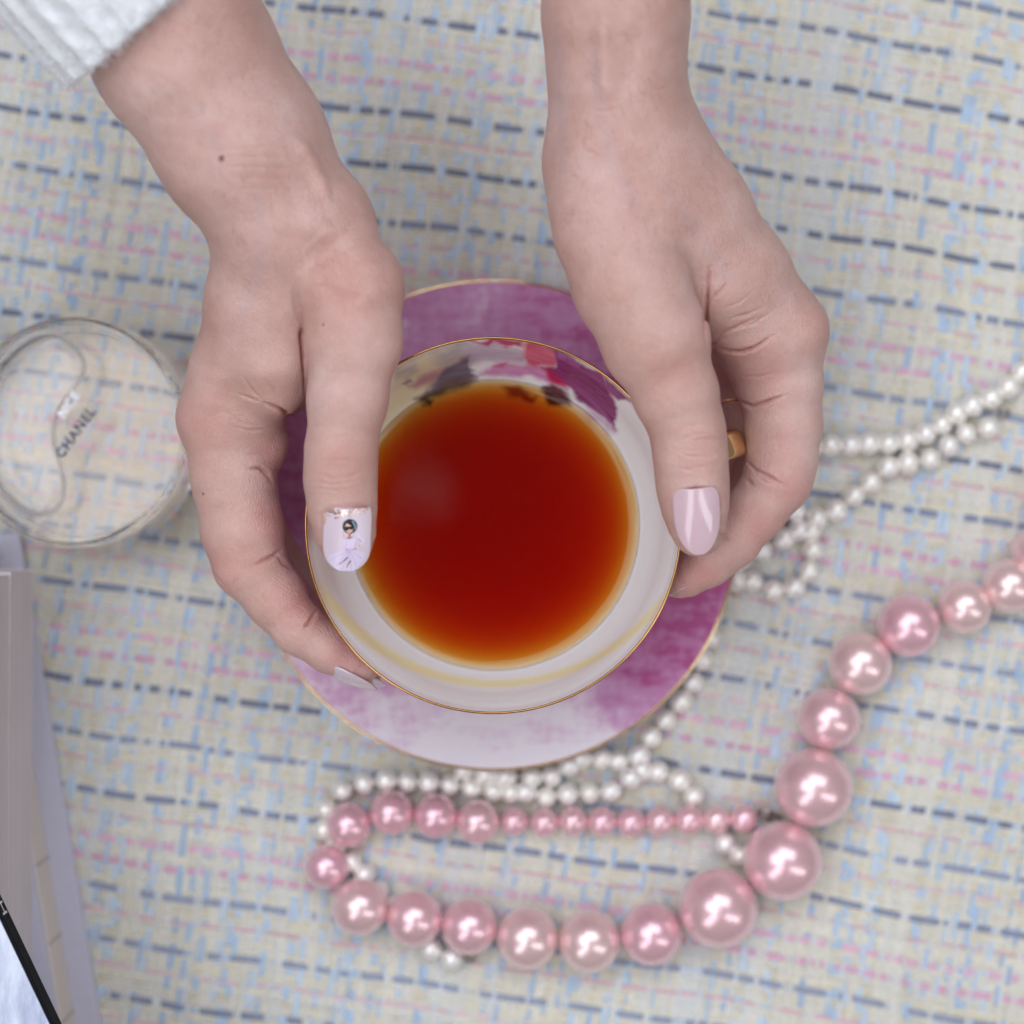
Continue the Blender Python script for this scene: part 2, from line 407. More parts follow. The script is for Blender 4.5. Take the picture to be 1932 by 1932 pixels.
INNER = [(5.00, 8.50), (4.97, 8.42), (4.90, 8.15), (4.80, 7.85), (4.68, 7.45), (4.56, 7.0), (4.43, 6.6), (4.28, 6.2), (4.10, 5.75), (3.90, 5.35), (3.62, 4.9), (3.3, 4.45), (2.9, 4.0), (2.4, 3.55), (1.8, 3.25), (1.2, 3.12), (.6, 3.06), (.02, 3.05)]
TEA_Z = 5.62
def build_cup():
    root = empty('teacup'); root.location = (CX * S, CY * S, 0)
    inn = catmull(INNER, 90)
    v, f = lathe(inn, 720)
    # picture-plane position of each point of the wall, used to lay out the painted flowers
    zz = v[:, 2]; k = F / (H - zz); qx = 966 + (v[:, 0] + CX) * k; qy = 966 - (v[:, 1] + CY) * k
    nx = vnoise2(qx * .045, qy * .045, 1) - .5; ny = vnoise2(qx * .045, qy * .045, 2) - .5
    fx = vnoise2(qx * .17, qy * .17, 6) - .5; fy = vnoise2(qx * .17, qy * .17, 7) - .5
    ux = (qx + nx * 12 + fx * 2.2 - 664) / .3203; uy = (qy + ny * 12 + fy * 2.2 - 588.7) / .3203
    col = np.repeat(lin((252, 251, 249))[None], len(v), 0)
    thr = np.arctan2(qy - 990, qx - 932); rdd = np.hypot(qx - 932, qy - 990)
    streak = .65 * vnoise2(thr * 7 + rdd * .02, rdd * .30 + thr * 3, 4) + .35 * vnoise2(thr * 22, rdd * .8, 14)
    def paint(poly, c, alpha=1.0, st=0.0, c2=None, soft=10):
        nonlocal col
        d, _ = seg_dist2(ux, uy, list(poly) + [poly[0]])
        ins = in_poly(ux, uy, poly); sd = np.where(ins, d, -d)
        a = sstep(-soft * 1.9, soft * 1.9, sd + (streak - .5) * soft * 1.2) * alpha
        cc = np.repeat(lin(c)[None], len(v), 0)
        if c2 is not None: cc = cc * (1 - streak[:, None]) + lin(c2)[None] * streak[:, None]
        col = col * (1 - a[:, None]) + cc * a[:, None]
    paint([(120, 700), (250, 320), (420, 235), (650, 190), (700, 300), (600, 420), (430, 500), (210, 660)], (232, 222, 168), .95, c2=(238, 230, 200), soft=40)
    paint([(40, 900), (160, 640), (330, 500), (480, 420), (520, 520), (250, 760)], (235, 222, 170), .5, soft=50)
    paint([(470, 260), (560, 205), (690, 165), (705, 290), (570, 350)], (150, 152, 172), .75, c2=(205, 205, 205), soft=26)
    paint([(255, 340), (360, 300), (380, 340), (260, 380)], (160, 165, 175), .7, soft=20)
    paint([(330, 440), (400, 375), (540, 325), (590, 370), (480, 420), (370, 450)], (165, 98, 128), .85, c2=(190, 140, 150), soft=16)
    paint([(470, 420), (560, 330), (620, 300), (690, 262), (722, 300), (700, 320), (725, 345), (700, 365), (735, 385), (640, 425), (540, 440), (430, 500)], (82, 84, 104), .95, c2=(120, 124, 142), soft=9)
    paint([(380, 520), (520, 430), (640, 400), (735, 395), (700, 450), (600, 470), (480, 510), (420, 560)], (70, 56, 60), .9, c2=(110, 80, 60), soft=12)
    paint([(300, 420), (330, 380), (345, 400), (310, 425)], (100, 90, 125), .8, soft=9)
    paint([(690, 185), (860, 195), (980, 215), (1015, 240), (1030, 305), (860, 290), (700, 305), (670, 240)], (178, 160, 186), .95, c2=(222, 214, 226), soft=10)
    paint([(700, 165), (1010, 160), (1008, 212), (960, 196), (900, 208), (850, 192), (790, 205), (730, 180)], (190, 50, 100), .95, c2=(210, 90, 130), soft=8)
    paint([(720, 380), (870, 300), (1020, 312), (1130, 300), (1190, 330), (1260, 470), (1120, 400), (1000, 375), (900, 362)], (206, 118, 176), .95, c2=(226, 168, 208), soft=10)
    paint([(850, 315), (930, 300), (900, 325)], (205, 50, 100), .8, soft=8)
    paint([(1008, 190), (1050, 168), (1110, 172), (1165, 205), (1198, 262), (1188, 318), (1130, 300), (1085, 322), (1045, 312), (1018, 270)], (208, 48, 96), .92, c2=(232, 120, 150), soft=9)
    paint([(1165, 205), (1300, 262), (1440, 345), (1500, 430), (1552, 560), (1560, 690), (1430, 590), (1300, 480), (1190, 395), (1130, 312), (1195, 315)], (112, 38, 92), 1, c2=(168, 92, 150), soft=7)
    paint([(1130, 310), (1210, 360), (1270, 470), (1200, 430), (1150, 380)], (205, 44, 88), .9, soft=10)
    paint([(1165, 205), (1300, 262), (1330, 300), (1210, 265)], (172, 110, 172), .9, c2=(200, 150, 200), soft=10)
    paint([(1478, 382), (1540, 425), (1640, 540), (1560, 520), (1500, 460)], (126, 52, 110), 1, c2=(160, 96, 146), soft=6)
    paint([(1330, 540), (1440, 590), (1560, 690), (1500, 700), (1400, 640)], (176, 120, 168), .6, soft=20)
    # the part of the picture that goes on below the tea
    paint([(890, 450), (960, 430), (1090, 500), (1060, 530), (940, 500)], (150, 20, 40), .9, soft=12)
    paint([(1110, 460), (1170, 420), (1310, 520), (1300, 560), (1160, 550)], (90, 14, 40), .95, soft=10)
    paint([(430, 520), (480, 530), (470, 560), (435, 555)], (40, 26, 20), .9, soft=8)
    # thin yellow band, nearest the tea at the bottom of the bowl
    rr = np.hypot(qx - 932, qy - 990); th = np.degrees(np.arctan2(qy - 990, qx - 932))
    rb = 300 + 48 * (np.abs(th - 92) / 68) ** 2; bw = 7.5 + 3 * np.clip((th - 95) / 45, 0, 1)
    a = sstep(-5, 6, bw - np.abs(rr - rb)) * sstep(78, 60, np.abs(th - 92)) * .72
    col = col * (1 - a[:, None]) + lin((255, 240, 160))[None] * a[:, None]
    bowl = mesh_obj('bowl_inside', v, f, porcelain_paint('painted_porcelain', 'paint'), root); set_col(bowl, 'paint', col)
    # porcelain under the tea hardly mirrors: liquid and glaze bend light almost alike
    wet = porcelain_paint('painted_porcelain_under_tea', 'paint', .5); wp = wet.node_tree.nodes['Principled BSDF']
    wp.inputs['Coat Weight'].default_value = 0.0; wp.inputs['Specular IOR Level'].default_value = 0.04
    bowl.data.materials.append(wet); fz_ = v[f].mean(1)[:, 2]; bowl.data.polygons.foreach_set('material_index', (fz_ < TEA_Z).astype(np.int32))
    out = [(5.02, 8.50), (5.02, 8.40), (4.98, 8.1), (4.92, 7.8), (4.84, 7.4), (4.74, 7.0), (4.62, 6.6), (4.47, 6.2), (4.28, 5.75), (4.08, 5.35), (3.82, 4.9), (3.5, 4.45), (3.1, 4.0), (2.6, 3.5), (2.15, 3.15), (1.98, 2.9), (2.02, 2.62), (2.08, 2.42), (2.0, 2.36), (1.85, 2.40), (1.75, 2.7), (.02, 2.8)]
    v, f = lathe(catmull(out, 80), 240)
    t = NT('cup_outside_glaze'); n = t.noise(t.coord((1, 1, .5)), 60, 5, .7)
    t.l(t.ramp(n.outputs[0], [(.3, rgba((150, 46, 92))), (.6, rgba((178, 84, 128))), (.8, rgba((206, 140, 172)))]), t.p.inputs['Base Color'])
    t.set(Roughness=.14, Coat_Weight=.4)
    mesh_obj('bowl_outside', v, f[:, ::-1], t.m, root)
    a = np.linspace(0, 2 * np.pi, 480, endpoint=False); tor = []
    for q in range(10):
        b = q / 10 * 2 * np.pi; rr = 5.01 + .034 * np.cos(b)
        tor.append(np.stack([rr * np.cos(a), rr * np.sin(a), np.full_like(a, 8.50) + .04 * np.sin(b)], -1))
    v2 = np.stack(tor, 0).reshape(-1, 3); i = np.arange(10)[:, None]; j = np.arange(480)[None]
    f2 = np.stack([i * 480 + j, i * 480 + (j + 1) % 480, ((i + 1) % 10) * 480 + (j + 1) % 480, ((i + 1) % 10) * 480 + j], -1).reshape(-1, 4)
    mesh_obj('gilt_rim', v2, f2, M_gilt, root)
    # handle: a flattened loop
    path = catmull([(4.98, 7.32), (5.35, 7.55), (6.2, 7.78), (6.88, 7.42), (7.0, 6.7), (6.5, 5.6), (5.6, 4.9), (4.6, 4.6), (3.7, 4.75)], 60)
    hd = math.atan2(990 - 835, 1388 - 932); ring = []
    for i in range(len(path)):
        tn = path[min(i + 1, 59)] - path[max(i - 1, 0)]; tn /= np.linalg.norm(tn); nr = np.array([-tn[1], tn[0]])
        for q in range(16):
            b = q / 16 * 2 * np.pi; cx_ = np.sign(np.cos(b)) * abs(np.cos(b)) ** .6; sx_ = np.sign(np.sin(b)) * abs(np.sin(b)) ** .6
            rad = path[i] + nr * .20 * cx_; tt = .40 * sx_
            ring.append((rad[0] * math.cos(hd) - tt * math.sin(hd), rad[0] * math.sin(hd) + tt * math.cos(hd), rad[1]))
    i = np.arange(59)[:, None]; j = np.arange(16)[None]
    fh = np.stack([i * 16 + j, (i + 1) * 16 + j, (i + 1) * 16 + (j + 1) % 16, i * 16 + (j + 1) % 16], -1).reshape(-1, 4)
    mesh_obj('handle', np.array(ring), fh, M_gold, root)
    tag(root, 'flower painted teacup with gold rim held between two hands', 'teacup')
    # tea: a real body of liquid, slightly let into the wall
    rt = np.interp(-TEA_Z, [-p[1] for p in INNER], [p[0] for p in INNER])
    pr = [(0.005, TEA_Z), (rt * .5, TEA_Z), (rt - .30, TEA_Z), (rt - .12, TEA_Z + .012), (rt - .03, TEA_Z + .05), (rt + .06, TEA_Z + .10)]
    low = [(p[0] + .07, p[1] - .06) for p in INNER if p[1] < TEA_Z - .1] ; low[-1] = (.005, low[-1][1])
    v, f = lathe(pr + low, 256)
    t = NT('tea'); t.n.remove(t.p)
    tr = t.add('ShaderNodeBsdfTransparent'); gl = t.add('ShaderNodeBsdfGlossy'); gl.inputs['Roughness'].default_value = .015
    fr = t.add('ShaderNodeFresnel'); fr.inputs['IOR'].default_value = 1.33; mx = t.add('ShaderNodeMixShader')
    t.l(fr.outputs[0], mx.inputs[0]); t.l(tr.outputs[0], mx.inputs[1]); t.l(gl.outputs[0], mx.inputs[2]); t.l(mx.outputs[0], t.out.inputs['Surface'])
    va = t.add('ShaderNodeVolumeAbsorption'); va.inputs['Density'].default_value = 430; va.inputs['Color'].default_value = (.94, .68, .05, 1)
    t.l(va.outputs[0], t.out.inputs['Volume'])
    o = mesh_obj('tea', v, f[:, ::-1], t.m); o.location = (CX * S, CY * S, 0)
    tag(o, 'amber red black tea filling the painted cup', 'tea')
build_cup()

# ------------------------------------------------------------------ hands: smooth implicit body, one mesh each
def smin(a, b, k):
    h = np.maximum(k - np.abs(a - b), 0.0) / k
    return np.minimum(a, b) - h * h * k * 0.25
def cone(X, Y, Z, a, b, ra, rb):
    bax, bay, baz = (b - a); l2 = bax * bax + bay * bay + baz * baz
    px, py, pz = X - a[0], Y - a[1], Z - a[2]
    t = np.clip((px * bax + py * bay + pz * baz) / l2, 0, 1)
    d = np.sqrt((px - t * bax) ** 2 + (py - t * bay) ** 2 + (pz - t * baz) ** 2)
    return d - (ra + (rb - ra) * t * t * (3 - 2 * t))
def chain(X, Y, Z, pts, k):
    d = None
    for p, q in zip(pts[:-1], pts[1:]):
        a, b = P(*p[:3]).astype(np.float32), P(*q[:3]).astype(np.float32)
        e = cone(X, Y, Z, a, b, np.float32(R(p[3], p[2])), np.float32(R(q[3], q[2])))
        d = e if d is None else smin(d, e, np.float32(k))
    return d
def hand_field(spec, X, Y, Z):
    """fingers and palm on one side, thumb on the other, joined with a web that tightens to a crease"""
    k = F / (H - Z); PX = 966 + X * k; PY = 966 - Y * k
    d = None
    for pts, kk in spec['arm']:
        e = chain(X, Y, Z, pts, kk); d = e if d is None else smin(d, e, np.float32(1.1))
    for pts in spec['palm']:
        d = smin(d, chain(X, Y, Z, pts, .5), np.float32(.75))
    fg = None
    for pts in spec['fingers']:
        e = chain(X, Y, Z, pts, .28); fg = e if fg is None else smin(fg, e, np.float32(.10))
    # fingers melt into the palm only around the knuckles
    kf = .10 + .55 * (1 - sstep(*spec['knuckle'], PY))
    d = smin(d, fg, kf.astype(np.float32))
    th = chain(X, Y, Z, spec['thumb'], .30)
    kt = .05 + 1.25 * (1 - sstep(*spec['web'], PY))
    d = smin(d, th, kt.astype(np.float32))
    return d

def surface_nets(D, o, h):
    nx, ny, nz = D.shape; ins = D < 0
    c = np.zeros((nx - 1, ny - 1, nz - 1), np.uint8)
    for dx in (0, 1):
        for dy in (0, 1):
            for dz in (0, 1): c += ins[dx:nx - 1 + dx, dy:ny - 1 + dy, dz:nz - 1 + dz]
    act = (c > 0) & (c < 8); I = np.argwhere(act); idx = np.full(act.shape, -1, np.int64); idx[act] = np.arange(len(I))
    acc = np.zeros((len(I), 3)); cnt = np.zeros(len(I))
    cor = [(0, 0, 0), (1, 0, 0), (0, 1, 0), (1, 1, 0), (0, 0, 1), (1, 0, 1), (0, 1, 1), (1, 1, 1)]
    val = [D[I[:, 0] + q[0], I[:, 1] + q[1], I[:, 2] + q[2]] for q in cor]
    for a in range(8):
        for b in range(a + 1, 8):
            if bin(a ^ b).count('1') != 1: continue
            m = (val[a] < 0) != (val[b] < 0); t = np.where(m, val[a] / (val[a] - val[b] + 1e-12), 0)
            pa = np.array(cor[a]); pb = np.array(cor[b])
            acc += np.where(m[:, None], pa + t[:, None] * (pb - pa), 0); cnt += m
    V = (I + acc / cnt[:, None]) * h + o
    Fs = []
    for ax in range(3):
        sl0 = [slice(None)] * 3; sl1 = [slice(None)] * 3; sl0[ax] = slice(0, -1); sl1[ax] = slice(1, None)
        a, b = ins[tuple(sl0)], ins[tuple(sl1)]
        E = np.argwhere(a != b); u, v = [(1, 2), (2, 0), (0, 1)][ax]
        ok = (E[:, u] > 0) & (E[:, v] > 0) & (E[:, u] < D.shape[u] - 1) & (E[:, v] < D.shape[v] - 1); E = E[ok]
        s = a[E[:, 0], E[:, 1], E[:, 2]]
        def g(du, dv):
            Q = E.copy(); Q[:, u] -= du; Q[:, v] -= dv; return idx[Q[:, 0], Q[:, 1], Q[:, 2]]
        q = np.stack([g(1, 1), g(0, 1), g(0, 0), g(1, 0)], -1)
        Fs.append(np.where(s[:, None], q, q[:, ::-1]))
    return V, np.vstack(Fs)

HRES = 0.046
def build_hand(spec, label):
    lo, hi = np.array(spec['lo'], float), np.array(spec['hi'], float); h = HRES
    n = np.ceil((hi - lo) / h).astype(int) + 1
    ax = [(lo[i] + h * np.arange(n[i])).astype(np.float32) for i in range(3)]
    q = 4; n = ((n + q - 1) // q) * q
    ax = [(lo[i] + h * np.arange(n[i])).astype(np.float32) for i in range(3)]
    X, Y, Z = np.meshgrid(*[(a[::q] + h * (q - 1) / 2).astype(np.float32) for a in ax], indexing='ij')
    Dc = hand_field(spec, X, Y, Z)                     # coarse pass, then only the shell near the skin
    D = np.kron(Dc, np.ones((q, q, q), np.float32))
    near = np.kron((np.abs(Dc) < h * q * 1.5).astype(np.uint8), np.ones((q, q, q), np.uint8)).astype(bool)
    I = np.argwhere(near)
    for c in range(0, len(I), 400000):
        J = I[c:c + 400000]; D[J[:, 0], J[:, 1], J[:, 2]] = hand_field(spec, ax[0][J[:, 0]], ax[1][J[:, 1]], ax[2][J[:, 2]])
    V, Fq = surface_nets(D, lo, h); V = V.astype(np.float32)
    def grad(V):
        e = 0.03; g = np.zeros_like(V)
        for a in range(3):
            dv = np.zeros(3, np.float32); dv[a] = e
            A = V + dv; B = V - dv
            g[:, a] = hand_field(spec, A[:, 0], A[:, 1], A[:, 2]) - hand_field(spec, B[:, 0], B[:, 1], B[:, 2])
        return g / (np.linalg.norm(g, axis=1, keepdims=True) + 1e-9)
    for it in range(1):
        g = grad(V); d = hand_field(spec, V[:, 0], V[:, 1], V[:, 2]); V = V - g * np.clip(d, -.05, .05)[:, None]
    N = grad(V)
    k = F / (H - V[:, 2]); qx = 966 + V[:, 0] * k; qy = 966 - V[:, 1] * k
    flush_shade = np.zeros(len(V)); disp = np.zeros(len(V)); up = sstep(-.25, .15, N[:, 2])
    for poly, wd, amp, fl in spec['strokes']:
        if wd < 3.1 and abs(amp) < .04: wd, amp, fl = max(wd, 2.7), amp * 1.8, fl * 1.25
        zmin = spec.get('stroke_z', 4.5)
        d, t = seg_dist2(qx, qy, poly)
        taper = np.sin(np.pi * np.clip(t, .04, .96)) ** .7 if wd < 6 else np.clip(np.minimum(t, 1 - t) * 4 + .2, 0, 1)
        wob = .75 + .5 * vnoise2(qx * .09, qy * .09, 12)
        gsn = np.exp(-(d / (wd * (.45 + .55 * taper))) ** 2) * taper * up * (V[:, 2] > zmin) * (wob if wd < 6 else 1)
        disp += amp * gsn
        if wd < 6 and amp > -.17: disp += -.28 * amp * np.exp(-(d / (wd * 4.5)) ** 2) * taper * up * (V[:, 2] > zmin)     # skin puffs up beside a fold
        flush_shade = np.maximum(flush_shade, fl * (.42 * np.exp(-(d / (wd * .8 + .8)) ** 2) * wob + .30 * np.exp(-(d / (wd * 3 + 4)) ** 2)) * taper * up)
    for poly, depth in spec['press']:                    # nail beds
        d, t = seg_dist2(qx, qy, poly + [poly[0]]); sd = np.where(in_poly(qx, qy, poly), d, -d)
        disp -= depth * sstep(-4, 8, sd) * (N[:, 2] > .2) * (V[:, 2] > 8)
    for (fx, fy, fr, fa) in spec['flush_shade']:
        flush_shade = np.maximum(flush_shade, 1.35 * fa * (.7 + .6 * vnoise2(qx * .035, qy * .035, 21)) * np.exp(-(((qx - fx) ** 2 + (qy - fy) ** 2) / fr ** 2)))
    disp += .012 * (vnoise2(qx * .03, qy * .03, 3) - .5) + .006 * (vnoise2(qx * .11, qy * .11, 8) - .5)
    V = V + N * disp[:, None]
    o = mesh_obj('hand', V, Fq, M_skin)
    ridge = np.zeros(len(V))
    for (fx, fy, fr) in spec['ridge']: ridge = np.maximum(ridge, np.exp(-(((qx - fx) ** 2 + (qy - fy) ** 2) / fr ** 2)))
    mole = np.zeros(len(V))
    for (fx, fy, fr) in spec['moles']: mole = np.maximum(mole, sstep(1.25, .6, np.hypot((qx - fx) / fr, (qy - fy) / (fr * 1.3))))
    set_float(o, 'flush_shade', np.clip(flush_shade, 0, .8)); vein = np.zeros(len(V))
    for poly, wd, a in spec['veins']:
        d, t = seg_dist2(qx, qy, poly); vein = np.maximum(vein, a * np.exp(-(d / wd) ** 2) * np.clip(np.minimum(t, 1 - t) * 5, 0, 1))
    set_float(o, 'vein', vein)
    set_float(o, 'ridge', ridge); set_float(o, 'mole', mole)
    tag(o, label, 'hand')
    rg = np.random.default_rng(4); cand = np.where((qy < 560) & (qy > -20) & (N[:, 2] > -.35))[0]; I = rg.choice(cand, 550)
    p = V[I]; ax_ = np.array(spec['hair'], np.float32); t_ = ax_[None] + rg.normal(0, .35, (len(I), 3)); t_ -= N[I] * (t_ * N[I]).sum(1, keepdims=True); t_ /= np.linalg.norm(t_, axis=1, keepdims=True)
    ln = rg.uniform(.18, .45, (len(I), 1)); sd_ = np.cross(t_, N[I]); bn = rg.normal(0, .15, (len(I), 1))
    q1 = p + t_ * ln * .5 + N[I] * ln * .16; q2 = p + t_ * ln + N[I] * ln * .18 + sd_ * bn * ln; wv = sd_ * .0032
    fv = np.stack([p - wv, p + wv, q1 - wv * .8, q1 + wv * .8, q2], 1).reshape(-1, 3); bi = np.arange(len(I))[:, None] * 5
    hz = mesh_obj('arm_hair', fv, np.concatenate([bi + [0, 1, 3], bi + [0, 3, 2], bi + [2, 3, 4]], 0), M_hair, o); tag(hz, kind='stuff')
    return o

def sub(off, sc_, pts): return [(off[0] + x * sc_, off[1] + y * sc_) for x, y in pts]
r1 = lambda *p: sub((301.9, 377.4), .2734, p)
r2 = lambda *p: sub((301.9, 830.2), .2734, p)
r3 = lambda *p: sub((1018.9, 377.4), .3125, p)
r4 = lambda *p: sub((1094.3, 717.0), .2734, p)
r8 = lambda *p: sub((905.7, 0.0), .3516, p)
r7 = lambda *p: sub((0.0, 0.0), .4297, p)

LEFT = dict(hair=(.45, -.85, 0),
    lo=(-14.2, -5.0, 1.2), hi=(-1.6, 15.6, 14.5), knuckle=(780, 900), web=(395, 530),
    arm=[([(238, -75, 11.9, 156), (328, 95, 11.0, 150), (440, 270, 10.3, 142), (528, 415, 9.7, 127)], .6),
         ([(280, -80, 10.8, 148), (365, 90, 9.9, 140), (468, 260, 9.2, 132), (548, 405, 8.6, 122)], .6)],
    palm=[[(535, 440, 9.3, 116), (492, 560, 8.6, 98), (446, 700, 7.7, 82), (428, 790, 7.2, 82)],
          [(560, 440, 9.0, 112), (552, 560, 8.7, 96), (516, 680, 8.5, 78), (518, 730, 8.3, 58)],
          [(565, 440, 8.0, 108), (495, 620, 6.4, 92), (444, 790, 5.6, 75)],
          [(570, 450, 7.4, 110), (498, 640, 5.0, 86), (446, 780, 4.0, 70)],
          [(580, 450, 6.8, 100), (510, 640, 4.0, 78), (454, 760, 2.9, 60)],
          [(650, 560, 7.6, 100), (600, 640, 6.4, 90), (540, 700, 5.2, 80)],
          [(470, 800, 7.1, 62), (492, 842, 7.0, 44), (484, 880, 6.9, 38)]],
    fingers=[[(426, 792, 7.25, 86), (440, 900, 7.0, 77), (458, 1000, 6.9, 76), (470, 1062, 6.85, 66), (520, 1128, 6.8, 56), (564, 1184, 6.8, 49), (622, 1222, 6.8, 45), (672, 1252, 6.8, 36), (684, 1260, 6.8, 28)],
             [(444, 800, 5.6, 76), (464, 1000, 5.35, 67), (480, 1062, 5.3, 60), (576, 1184, 5.3, 48), (680, 1254, 5.3, 38), (692, 1262, 5.3, 30)],
             [(446, 790, 4.0, 68), (458, 990, 3.95, 60), (474, 1045, 3.95, 54), (572, 1165, 3.95, 45), (665, 1228, 3.95, 36)],
             [(452, 770, 2.9, 58), (464, 930, 2.9, 50), (482, 990, 2.9, 46), (565, 1095, 2.95, 38), (640, 1155, 3.0, 32)]],
    thumb=[(602, 452, 9.5, 92), (655, 545, 9.85, 104), (666, 640, 10.0, 90), (656, 750, 10.0, 73), (644, 850, 9.85, 65), (642, 905, 9.75, 65), (646, 960, 9.6, 61), (652, 1010, 9.42, 52), (653, 1028, 9.32, 42)],
    strokes=[
        (r1((968, 740), (971, 850), (975, 960), (990, 1060), (1000, 1200), (998, 1330)), 3.2, -.20, .85),
        (r1((720, 1400), (830, 1450), (880, 1480), (940, 1500), (1000, 1460)), 3.6, -.18, .7),
        (r1((850, 1490), (900, 1520), (930, 1560)), 5, -.10, .4),
        (r1((690, 1390), (600, 1360), (520, 1330)), 3.0, -.025, .18),
        (r1((720, 1225), (790, 1330), (840, 1440)), 2.4, -.02, .12),
        (r1((560, 1200), (640, 1320), (730, 1400)), 2.2, -.018, .08),
        (r1((480, 1560), (620, 1590), (760, 1580)), 2.4, -.02, .12), (r1((480, 1720), (600, 1760), (720, 1760)), 2.4, -.018, .12),
        (r1((430, 1450), (560, 1540), (680, 1560)), 2.2, -.015, .06),
        (r2((600, 200), (690, 195), (740, 235), (775, 300)), 3.6, -.14, .6),
        (r2((640, 865), (720, 830), (790, 795), (835, 760)), 3.4, -.15, .7), (r2((800, 790), (850, 850), (920, 900)), 4.0, -.07, .4),
        (r2((500, 1040), (510, 990), (540, 950)), 3.0, -.03, .15), (r2((380, 930), (400, 960), (440, 1000)), 3.0, -.03, .15),
        (r2((985, 1300), (1030, 1260), (1060, 1210), (1080, 1180)), 3.6, -.14, .7),
        (r1((1040, 1680), (1150, 1640), (1290, 1630), (1420, 1660)), 2.6, -.022, .14),
        (r2((1010, 165), (1120, 140), (1260, 135), (1420, 160)), 2.6, -.026, .22), (r2((1060, 215), (1180, 265), (1320, 250), (1420, 200)), 2.4, -.03, .26),
        (r2((1020, 270), (1180, 310), (1400, 280)), 2.2, -.02, .14), (r2((1040, 330), (1200, 350), (1420, 320)), 2.2, -.014, .1),
        (r2((1150, 465), (1280, 450), (1440, 440)), 3.2, -.03, .12),
        (r1((1060, 300), (1180, 420), (1270, 560), (1230, 690)), 40, -.26, .34),  # hollow at the thumb base: carved, with its shade also put into the colour
        (r1((1330, 420), (1420, 620), (1380, 800)), 26, .06, .0),
        (r1((800, 250), (950, 280), (1090, 350)), 22, -.05, .18),
        ([(606, 1010), (606, 972), (620, 962), (655, 957), (690, 958), (696, 975), (698, 1010)], 4, -.05, .35),
        (r7((1290, 600), (1360, 700), (1440, 880)), 15, .12, .0),
        (r7((1180, 720), (1290, 860), (1330, 1000)), 16, -.05, .12),
        (r7((930, 700), (1060, 900), (1120, 1100)), 26, .05, .0),
        (r7((700, 250), (900, 500), (1000, 640)), 40, .06, .0),
        (r7((925, 660), (1100, 650), (1290, 640)), 1.6, -.010, .03), (r7((940, 690), (1150, 690), (1320, 690)), 1.6, -.010, .03),
        (r7((960, 730), (1150, 735), (1330, 740)), 1.6, -.012, .03), (r7((1000, 780), (1180, 785), (1380, 790)), 1.6, -.010, .03), (r7((1010, 830), (1200, 830), (1400, 840)), 1.6, -.010, .03),
        (r1((380, 1150), (340, 1330), (330, 1480)), 30, .07, .18),
    ],
    flush_shade=[(375, 800, 70, .22), (640, 560, 70, .20), (430, 1070, 60, .20), (560, 1130, 60, .30), (670, 1230, 60, .34), (645, 880, 60, .16), (520, 850, 60, .26), (520, 980, 60, .26), (660, 1000, 60, .14)],  # natural redness, with painted shading on the pads of the forefinger
    ridge=[(560, 1120, 50), (630, 1200, 55), (690, 1240, 40)], veins=[([(470, 330), (500, 430), (480, 540), (440, 640)], 10, .14), ([(330, 150), (400, 260), (430, 360)], 12, .12), ([(560, 330), (590, 420)], 10, .10)],
    press=[([(612, 966), (696, 966), (697, 1035), (665, 1075), (625, 1055)], .14)],
    moles=[(418, 299, 5.0), (383, 936 - 4, 2.2), (610, 612, 2.0)])

